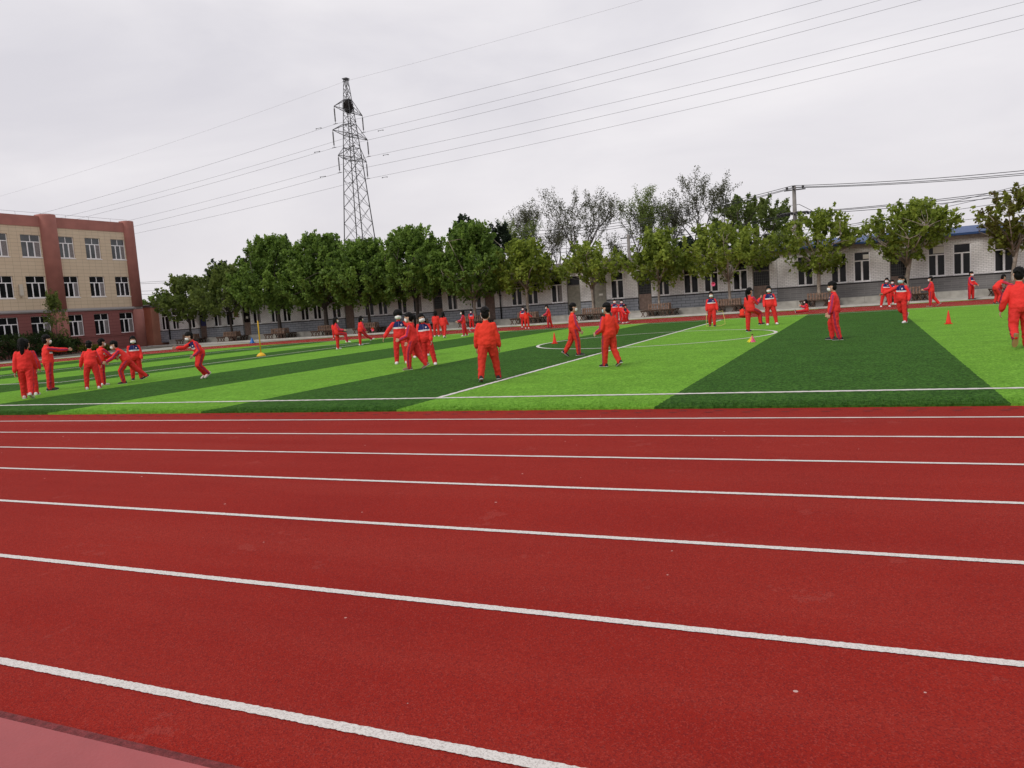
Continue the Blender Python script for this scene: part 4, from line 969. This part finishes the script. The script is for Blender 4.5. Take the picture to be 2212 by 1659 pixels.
    for s, shd, e, wv in arms:
        chain(bm, [sh_(shd), sh_(e), sh_(wv)], [.042, .033, .023]); d = (wv - e).normalized()
        # palm faces the body; thumb to the front
        lat = Vector((s, 0, 0)); lat = (lat - d*lat.dot(d)); lat = lat.normalized() if lat.length > .2 else Vector((0, 0, 1)); fr = lat.cross(d)*s; fr.normalize()
        if fr.y < 0 and abs(d.z) > .5: fr = -fr
        W0 = sh_(wv)
        for q in range(4):
            o = (q - 1.5)*-.0185; b0 = W0 + d*.02 + fr*o*.7; b1 = W0 + d*.078 + fr*o
            capsule(bm, b0, b1, .0125, .0115, 8); ln = (.058, .066, .062, .048)[q]
            c1 = b1 + (d*.86 - lat*.32*1).normalized()*ln*.5; c2 = c1 + (d*.55 - lat*.75).normalized()*ln*.55
            rr = .0088 if not far else .0105
            capsule(bm, b1, c1, rr, rr, 8); capsule(bm, c1, c2, rr, rr*.9, 8)
        t0 = W0 + d*.03 + fr*.02; t1 = t0 + (d*.65 + fr*.75).normalized()*.042; t2 = t1 + (d*.95 + fr*.15).normalized()*.03
        capsule(bm, t0, t1, .013, .0105, 8); capsule(bm, t1, t2, .0105, .009, 8)
    obj('body', remeshed(bm, vx, 2), MT['skin'], root)
    for s in (-1, 1):
        bm = bmesh.new(); ball(bm, F_(s*.030, .0845, .005), .0115, (1.15, .5, .65), Qh, 8); obj('eye', bm, MT['eye'], root)
    # --- jacket
    bm = bmesh.new(); f = fat
    body_loft(bm, O2, Q, [(-.075, .140*f, .105*f, .0), (-.065, .150*f, .115*f, 0), (-.03, .172*f, .135*f, 0), (.03, .172*f, .14*f, .004), (.12, .163*f, .128*f, .004), (.22, .168*f, .125*f, .004), (.30, .170*f**.7, .116, .002),
        (.35, .158, .100, -.002), (.385, .128, .082, -.004), (.415, .086, .068, 0), (.435, .064, .06, 0), (.472, .059, .060, .008), (.476, .052, .052, .008)])
    segs = {}
    for s, shd, e, wv in arms:
        a, b, c = sh_(shd), sh_(e), sh_(wv); cc = c - (c - b).normalized()*.012
        chain(bm, [a - Q @ Vector((s*.035, 0, .0)), a, a.lerp(b, .5), b, b.lerp(c, .75), cc], [.054, .061, .066, .063, .060, .038], 12); segs[s] = [(a, b), (b, c)]
    me = remeshed(bm, .012 if not far else .016, 3, .024, .08); V = verts(me)
    Tm = (V - np.array(O2)) @ np.array(Q)
    cl = np.clip(Tm[:, 2], 0, .4); axd = np.sqrt((np.maximum(np.abs(Tm[:, 0]) - .09, 0))**2 + Tm[:, 1]**2 + (Tm[:, 2] - cl)**2)
    sl, sr = stripe_val(V, segs[-1], -1, 0), stripe_val(V, segs[1], 1, 0); dm = np.where(sl[0] < sr[0], sl[0], sr[0]); sv = np.where(sl[0] < sr[0], sl[1], sr[1])
    limb = ((dm - .062) < (axd - .115)) | (np.abs(Tm[:, 0]) > .175*f)
    setattrs(me, torso=Tm, limb=limb.astype(float), stripe=np.where(limb, sv, 9.))
    o = obj('jacket', me, MT['jacket_o' if warm else 'jacket'], root)
    if collar:
        bm = bmesh.new(); tube(bm, [N2 + Q @ Vector((.058*math.cos(q*PI/8), .058*math.sin(q*PI/8) + .008, .05 + .006*math.cos(q*PI/8))) for q in range(17)], .014, 6); obj('shirt_collar', bm, MT[collar], root)
    # --- trousers
    bm = bmesh.new(); body_loft(bm, O2, Matrix.Identity(3), [(-.13, .06, .07, 0), (-.10, .135*f, .115*f, 0), (-.04, .155*f, .125*f, 0), (.03, .145*f, .115*f, 0), (.07, .125*f, .10*f, 0)]); segs = {}
    for s, h, k, a, fd in legs:
        h2, k2, a2 = sh_(h), sh_(k), sh_(a); e = a2 + (a2 - k2).normalized()*.012
        chain(bm, [h2 + Vector((0, 0, -.02)), h2.lerp(k2, .5), k2, k2.lerp(a2, .5), e], [.098*f, .093*f, .080*f**.5, .075, .062], 12); segs[s] = [(h2, k2), (k2, a2)]
    me = remeshed(bm, .012 if not far else .016, 3, .026, .06); V = verts(me)
    sl, sr = stripe_val(V, segs[-1], -1, 0), stripe_val(V, segs[1], 1, 0)
    setattrs(me, stripe=np.where(sl[0] < sr[0], sl[1], sr[1]))
    obj('trousers', me, MT['pants_o' if warm else 'pants'], root)
    # --- shoes
    for s, h, k, a, fd in legs:
        A = sh_(a); side_ = Vector((0, 0, 1)).cross(fd); side_ = side_.normalized(); up = fd.cross(side_); up = up if up.z > 0 or abs(fd.z) > .95 else -up; n = 12
        if up.dot(A - sh_(k)) > 0 : up = -up
        bm = bmesh.new(); rings = []; P = lambda t, x, z: A + fd*t*1.16 + side_*x*1.2 + up*z
        for t, w_, zt in ((-.075, .02, -.02), (-.068, .031, .012), (-.04, .036, .03), (0, .037, .03), (.04, .041, .016), (.085, .045, .0), (.122, .043, -.010), (.148, .030, -.022), (.158, .014, -.036)):
            rings.append([P(t, w_*math.cos(2*PI*q/n), (-.052 + (zt+.052)*max(0, math.sin(2*PI*q/n))**.6) if math.sin(2*PI*q/n) > 0 else -.052 + .003*math.sin(2*PI*q/n)) for q in range(n)])
        loft(bm, rings); bmesh.ops.recalc_face_normals(bm, faces=bm.faces); so = obj('shoe', bm, MT[shoe], root)
        bm = bmesh.new(); rings = []
        for t, w_ in ((-.08, .02), (-.07, .034), (-.03, .039), (.03, .040), (.085, .047), (.13, .043), (.155, .026), (.164, .01)): w_ *= .9; rings.append([P(t*.97, w_, -.062), P(t*.97, w_, -.048), P(t*.97, -w_, -.048), P(t*.97, -w_, -.062)])
        loft(bm, rings, smooth=False); bmesh.ops.recalc_face_normals(bm, faces=bm.faces); obj('shoe_sole', bm, MT[solem], so)
    # --- hair
    bm = bmesh.new(); Hr = random.Random(label)
    ball(bm, F_(0, -.004, .052), .106, (.90, 1.03, .92), Qh, 16); ball(bm, F_(0, -.034, -.01), .1, (.88, .82, 1.0), Qh, 14); ball(bm, F_(0, -.036, -.055), .075, (.85, .8, .8), Qh, 12)
    if hair == 'puff': ball(bm, F_(0, -.012, .045), .128, (1.08, .98, 1.0), Qh, 16)
    for k in range(26):
        a = Hr.uniform(0, 2*PI); e = Hr.uniform(.0, 1.3); d = Vector((math.cos(a)*math.cos(e)*.8, math.sin(a)*math.cos(e)*.85 - .25, math.sin(e)))
        ball(bm, F_(*(d*.088 + Vector((0, -.012, .02)))), .026, (1, 1, .8), Qh, 6)
    if hair in ('bob', 'long', 'hood'):
        for s in (-1, 1): chain(bm, [F_(s*.07, -.005, .03), F_(s*.078, .0, -.06), F_(s*.075, -.01, -.12)], [.03, .03, .026])
        chain(bm, [F_(0, -.07, .02), F_(0, -.08, -.1), F_(0, -.085, -.15 if hair != 'long' else -.24)], [.07, .066, .045])
        if hair == 'hood': chain(bm, [F_(-.07, 0, .02), F_(0, .02, .11), F_(.07, 0, .02)], [.035, .04, .035]); chain(bm, [F_(-.05, .05, -.115), F_(.05, .05, -.115)], [.03, .03])
    if hair == 'pony': chain(bm, [F_(0, -.10, .05), F_(0, -.145, .03), F_(0, -.15, -.08), F_(.01, -.14, -.2), F_(.015, -.13, -.27)], [.03, .036, .036, .028, .012])
    if hair == 'fly': chain(bm, [F_(0, -.08, .04), F_(.02, -.17, 0), F_(.03, -.25, -.07), F_(.03, -.3, -.13)], [.06, .06, .045, .018]); chain(bm, [F_(.05, -.03, .02), F_(.075, -.06, -.09)], [.04, .025])
    obj('hair', remeshed(bm, .011, 2, .012, .04), MT['hair'], root)
    # --- mask
    if mask:
        bm = bmesh.new(); nu, nv = 11, 7; R1, R2 = [], []
        for j in range(nv):
            z = -.10 + .088*j/(nv-1); a, b = [], []
            for i in range(nu):
                q = math.radians(-66 + 132*i/(nu-1)); tall = 1 - .32*abs(math.sin(q))**2; zz = -.058 + (z + .058)*tall
                bulge = .020*math.cos(q)**4*math.exp(-((z + .045)/.04)**2); r1 = .097 - .012*max(0, -.07 - zz)/.03 + bulge
                a.append(F_(.084*1.0*math.sin(q)*(r1/.097), r1*math.cos(q), zz)); b.append(F_(.078*math.sin(q), (r1-.008)*math.cos(q), zz))
            R1.append(a); R2.append(b)
        v1 = [[bm.verts.new(c) for c in r] for r in R1]; v2 = [[bm.verts.new(c) for c in r] for r in R2]
        for j in range(nv-1):
            for i in range(nu-1):
                for w_, fl in ((v1, 0), (v2, 1)):
                    q = [w_[j][i], w_[j][i+1], w_[j+1][i+1], w_[j+1][i]]; fc = bm.faces.new(q[::-1] if fl else q); fc.smooth = True
        per = [(j, 0) for j in range(nv)] + [(nv-1, i) for i in range(1, nu)] + [(j, nu-1) for j in range(nv-2, -1, -1)] + [(0, i) for i in range(nu-2, 0, -1)]
        for (a, b), (c, d) in zip(per, per[1:] + per[:1]): bm.faces.new((v1[a][b], v1[c][d], v2[c][d], v2[a][b]))
        for s in (-1, 1):
            for z in (-.035, -.082): tube(bm, [F_(s*.076, .036, z), F_(s*.084, .01, (z-.0)*.6 - .01), F_(s*.086, -.012, -.012 if z > -.05 else -.02)], .0022, 4)
        bmesh.ops.recalc_face_normals(bm, faces=bm.faces); obj('face_mask', bm, MT[mask], root)
    W = root.matrix_basis
    Mw = Matrix.Translation(root.location) @ Matrix.Rotation(yaw, 4, 'Z') @ Matrix.Scale(scale, 4)
    return root, {s: Mw @ (sh_(wv) + (wv - e).normalized()*.07) for s, shd, e, wv in arms}
G4 = 'children in red tracksuits'
W1 = dict(L=(22, 3, 8, 2), R=(-18, 3, -28, 2)); W2 = dict(L=(-18, 3, -30, 2), R=(22, 3, 8, 2))
P = person
# --- left group
P('child at the far left seen from behind, long black hair, walking, pale pink shoes', (61, 863.5), 728, 12, hair='long', shoe='shoep', aL=(-8, 10, 0, 8), aR=(20, 10, 30, 4), mask=None, L=(12, 3, 4, 2), R=(-14, 3, -34, 2), solem='sole', group=G4)
P('child almost hidden behind the long-haired child at the far left', (69, 856), 730, 15, hair='pony', shoe='shoew', aR=(5, 16, 25, 6), mask='mask', group=G4)
P('child in profile at the left holding one arm straight out to the right', (111, 845), 721, 72, aL=(10, 8, 20, 5), aR=(78, 6, 86, 4), hair='short', L=(8, 5, 2, 3), R=(-8, 6, -6, 3), group=G4)
P('child with short hair seen from behind, leaning forward, white shoes, in the left relay group', (202, 842), 734, 8, lean=14, shoe='shoew', aL=(10, 24, 20, 14), aR=(22, 12, 35, 10), fat=1.08, L=(4, 11, -2, 4), R=(-2, 11, 0, 3), mask=None, group=G4)
_, h1 = P('child reaching out the green stick, behind the one with white shoes', (222, 834), 729.5, 62, lean=12, shoe='shoew', aL=(25, 10, 35, 5), aR=(42, 6, 58, 2), group=G4)
_, h2 = P('child lunging to the left to take the green stick, black shoes', (293, 828), 731, -82, lean=34, aL=(40, 6, 62, 4), aR=(58, 5, 80, 3), L=(34, 4, -10, 2), R=(-38, 3, -48, 2), hair='short', head=(5, 0, 0), fR=-25, group=G4)
P('child facing us with black hair hanging round a white mask, behind the lunging one', (297, 822), 724, 178, hair='hood', aL=(10, 10, 30, 3), aR=(10, 10, 22, 3), group=G4)
P('running child bending forward to the left, one arm reaching ahead', (447, 819), 712.6, -112, lean=30, shoe='shoep', aR=(62, 14, 92, 4), aL=(-12, 14, 55, 8), L=(20, 3, -42, 2), R=(12, 4, -34, 3), head=(4, 0, -12), group=G4)
bm = bmesh.new(); a = g(243, 800); m_ = (h1[1] + h2[1]) / 2; d = Vector((h2[1] - h1[1])).normalized(); tube(bm, [m_ - d*.16, m_ + d*.16], .016, 8)
obj('relay_stick', bm, MT['greenp'], None, label='short green stick passed between two children at the left', category='stick')
# --- far ones, left half
P('small child half turned away on far track, left of the girl lifting her knee', (724, 733), 692.5, 25, True, aL=(5, 10, 40, 0), shoe='shoep', mask=None, group=G4)
P('far girl lifting her right knee high, both hands held forward', (741, 755), 683, 82, True, hair='long', shoe='shoew', R=(78, 4, 10, 3), L=(0, 2, -2, 1), aL=(25, 8, 80, 4), aR=(22, 8, 80, 4), lean=-4, fR=0, group=G4)
P('far girl swinging one straight leg forward, yellow collar', (791, 746), 681, 62, True, hair='bob', shoe='shoew', R=(42, 3, 52, 3), L=(-2, 3, -2, 1), aL=(5, 8, 30, 0), aR=(8, 12, 34, 4), lean=6, collar='yel_shirt', fR=20, group=G4)
P('child with bushy hair and mask, arms out round a friend, navy chest, white shoes', (868, 787), 668.5, 178, hair='puff', shoe='shoew', aR=(8, 42, 10, 32), aL=(20, 55, 30, 20), fat=1.06, L=(2, 6, 0, 2), R=(0, 6, 0, 3), group=G4)
P('child mostly hidden between the bushy-haired one and the girl with the ponytail', (887, 775), 675, 176, hair='short', shoe='shoew', group=G4)
P('girl with ponytail seen from the side, walking left, olive brown shoes', (903, 800), 672, -72, hair='pony', shoe='shoeb', aL=(15, 8, 70, 2), aR=(10, 8, 40, 2), lean=4, L=(18, 3, 2, 2), R=(-12, 3, -34, 2), group=G4)
P('small child whose masked face shows between the ponytail girl and the girl with white shoes', (917, 770), 679, 180, True, hair='bob', shoe='shoew', group=G4)
P('girl with a tilted head and open forehead, masked, navy chest, leaning against friends', (931, 791), 674, 184, hair='bob', shoe='shoew', side=4, aR=(14, 8, 22, 2), aL=(8, 10, 22, 2), R=(2, -4, 4, -6), L=(2, 14, 0, 10), head=(0, 8, 0), group=G4)
P('far child seen from behind left of another, white shoes, beside the foursome', (944, 728), 670, 4, True, hair='bob', shoe='shoew', mask=None, aL=(20, 8, 70, 0), group=G4)
P('far child stepping right, seen from behind, second right of the foursome', (960, 731), 673, 22, True, hair='bob', shoe='shoew', aR=(15, 10, 50, 0), **W1, group=G4)
P('far child turned left lifting one foot, in front of the walkway', (1006, 727), 668.5, -85, True, hair='bob', shoe='shoew', aL=(25, 6, 80, 2), aR=(20, 6, 70, 2), L=(2, 3, 0, 2), R=(-12, 3, -14, 2), group=G4)
P('far child facing us with navy chest standing by the bench behind', (1020, 711), 668.5, 180, True, hair='bob', shoe='shoew', aL=(20, 5, 40, -10), aR=(20, 5, 40, -10), group=G4)
P('far child sitting low on the ground, mostly hidden by the broad-shouldered boy', (1031, 718), 696, -80, True, sit=True, hair='bob', shoe='shoew', L=(80, 8, 84, 4), R=(84, 6, 70, 3), lean=8, mask=None, group=G4)
P('broad-shouldered boy walking away in the middle of the pitch, black shoes', (1059, 826), 660, 4, hair='short', fat=1.16, aL=(4, 13, 16, 6), aR=(4, 14, 14, 7), L=(-16, 7, -24, 5), R=(16, 9, 6, 6), mask='mask', warm=True, group=G4)
P('child facing us behind the ponytailed one on the track', (1132, 708), 661.8, 180, True, hair='bob', shoe='shoew', group=G4)
P('ponytailed child seen from behind on the red track, one hand out to the right', (1139, 710.5), 665.6, 3, True, hair='pony', shoe='shoew', aR=(25, 30, 60, 40), aL=(12, 16, 30, 8), mask=None, warm=True, group=G4)
P('far boy turned left looking down at his hands, black shoes, before the grey doors', (1189, 710), 657, -84, True, aL=(25, 6, 70, 0), aR=(22, 6, 66, 0), lean=4, head=(22, 0, 0), warm=True, L=(8, 3, 4, 2), R=(-12, 3, -16, 2), group=G4)
P('boy walking right with white mask, hand in pocket, near the centre line', (1236, 772), 653, 76, aL=(8, 10, 30, 0), aR=(6, 10, 34, 0), L=(-12, 3, -32, 2), R=(12, 3, 2, 2), warm=True, fL=-38, group=G4)
P('boy walking away left of the centre line, elbows bent, pale blue mask, rear heel lifted', (1323, 795), 651, -38, mask='maskb', aL=(-2, 16, 62, 4), aR=(-10, 18, 40, 6), L=(8, 3, 4, 2), R=(-4, 3, -30, 2), warm=True, head=(0, 0, 14), group=G4)
P('far child with only head and shoulder showing above the boy in the pale blue mask', (1330, 700), 645, 170, True, hair='short', group=G4)
P('far child facing us standing behind two crouching ones by the tree bench', (1345, 697), 646, 180, True, hair='bob', group=G4)
P('far girl bending forward, left of the crouching pair', (1348, 699), 657, 150, True, hair='bob', shoe='shoew', lean=38, aL=(40, 8, 60, 2), aR=(40, 8, 60, 2), L=(20, 5, -18, 3), R=(20, 5, -18, 3), mask=None, group=G4)
P('far girl bending forward, right of the crouching pair, white shoe', (1355, 698), 658, -140, True, hair='bob', shoe='shoew', lean=42, aL=(50, 8, 70, 2), aR=(50, 8, 70, 2), L=(24, 5, -20, 3), R=(18, 5, -18, 3), mask=None, group=G4)
# --- right half
_, hr = P('girl walking towards us holding a yellow skipping rope, masked', (1539, 707), 628.5, 181, hair='bob', aL=(2, 16, 14, 6), aR=(4, 12, 14, 4), L=(14, 2, 4, 0), R=(-6, 2, -24, 0), collar='yel_shirt', group=G4)
P('child sitting cross-legged with back to us on the red track', (1603, 688), 659, 25, True, sit=True, lean=14, L=(78, 38, 50, -60), R=(78, 38, 60, -60), aL=(30, 10, 50, 0), aR=(35, 15, 60, 5), mask=None, warm=True, z0=0, fL=10, fR=10, group=G4)
P('girl with ponytail seen from behind lifting her right knee, fist raised', (1630, 717), 619, 42, hair='pony', aL=(8, 14, 70, 4), aR=(42, 10, 140, 4), R=(66, 4, 4, 2), L=(-4, 2, -2, 1), lean=-4, mask=None, fR=5, group=G4)
P('girl facing us with long hair, white mask, feet apart, beside the one lifting her knee', (1668, 703), 616, 176, hair='long', shoe='shoew', aL=(5, 14, 24, 6), aR=(12, 12, 30, 0), L=(6, 15, 0, 8), R=(2, 3, 0, 0), side=2, group=G4)
P('girl sitting on the red track with legs stretched out to the left', (1743, 676), 646, -88, True, sit=True, hair='bob', shoe='shoek', L=(84, 5, 88, 2), R=(80, 5, 86, 2), aL=(45, 8, 120, 0), aR=(50, 8, 125, 0), lean=4, z0=0, mask='mask', group=G4)
P('boy walking left in white mask and black shoes on the dark stripe at the right', (1806, 736), 605.6, -84, fat=1.15, aL=(8, 9, 16, 5), aR=(12, 9, 30, 5), L=(-6, 3, -14, 2), R=(16, 3, -4, 2), head=(6, 0, 0), group=G4)
P('child with navy chest swaying left beside a smaller one before the broad tree', (1912, 664), 599.5, 172, True, hair='bob', shoe='shoew', side=-6, aL=(18, 24, 40, 20), aR=(14, 14, 30, 4), L=(2, 8, 0, 4), R=(2, 14, 0, 10), group=G4)
P('smaller child with navy chest right of the swaying one, before the broad tree', (1929, 659), 603.6, 184, True, hair='bob', shoe='shoew', aR=(18, 24, 40, 20), group=G4)
P('girl with flying hair and pale blue mask, one arm stretched to the left', (1957, 698), 593, -146, hair='fly', shoe='shoew', mask='maskb', aR=(38, 58, 42, 62), aL=(-10, 20, 20, 6), L=(2, 3, -2, 1), R=(-10, 3, -62, 2), side=-3, lean=4, fR=-62, group=G4)
P('boy walking left on the far track, hands before his chest, one foot behind', (2019, 663), 595.4, -80, True, aL=(22, 6, 80, 2), aR=(20, 6, 76, 2), L=(4, 3, 2, 2), R=(-16, 3, -38, 2), shoe='shoeb', group=G4)
P('child standing turned right by the walkway, navy chest, black shoes', (2098, 648), 585.5, 122, True, aL=(15, 8, 55, -6), aR=(15, 8, 50, -6), group=G4)
P('far child bending forward with arched back, left of the running child', (2153, 658), 593, 55, True, lean=42, aL=(30, 20, 45, 20), aR=(55, 25, 70, 30), L=(18, 4, -14, 2), R=(26, 4, -22, 2), mask=None, group=G4)
P('child running away at the right edge, nearest there, tan shoe soles', (2205, 756), 574, -8, shoe='shoeb', solem='soleb', aL=(-18, 22, 20, 12), aR=(20, 14, 60, 5), L=(-12, 5, -62, 3), R=(18, 4, 4, 2), lean=8, mask='mask', fL=-70, group=G4)
# skipping rope hanging from both hands of the girl
bm = bmesh.new(); a, b = hr[-1], hr[1]; pts = []
for hnd, sg in ((b, -1), (a, 1)):
    out_ = (a - b).normalized() * (.10 if sg > 0 else -.03)
    if sg < 0: pts += [hnd + Vector((0, 0, 0)), hnd + out_*.6 + Vector((0, 0, -.3)), Vector((hnd.x, hnd.y, .07)) + out_]
mid = (a + b)/2; mid.z = .05; pts += [mid + Vector((.05, -.18, 0))]
o_ = (a - b).normalized()*.22
pts += [Vector((a.x, a.y, .05)) + o_*.5, Vector((a.x, a.y, .12)) + o_*1.3, Vector((a.x, a.y, a.z*.55)) + o_*1.2, a + o_*.9 + Vector((0, 0, .02)), a]
tube(bm, pts, .011, 5); obj('skipping_rope', bm, MT['ropey'], None, label='yellow skipping rope hanging from the hands of the girl walking towards us', category='rope')
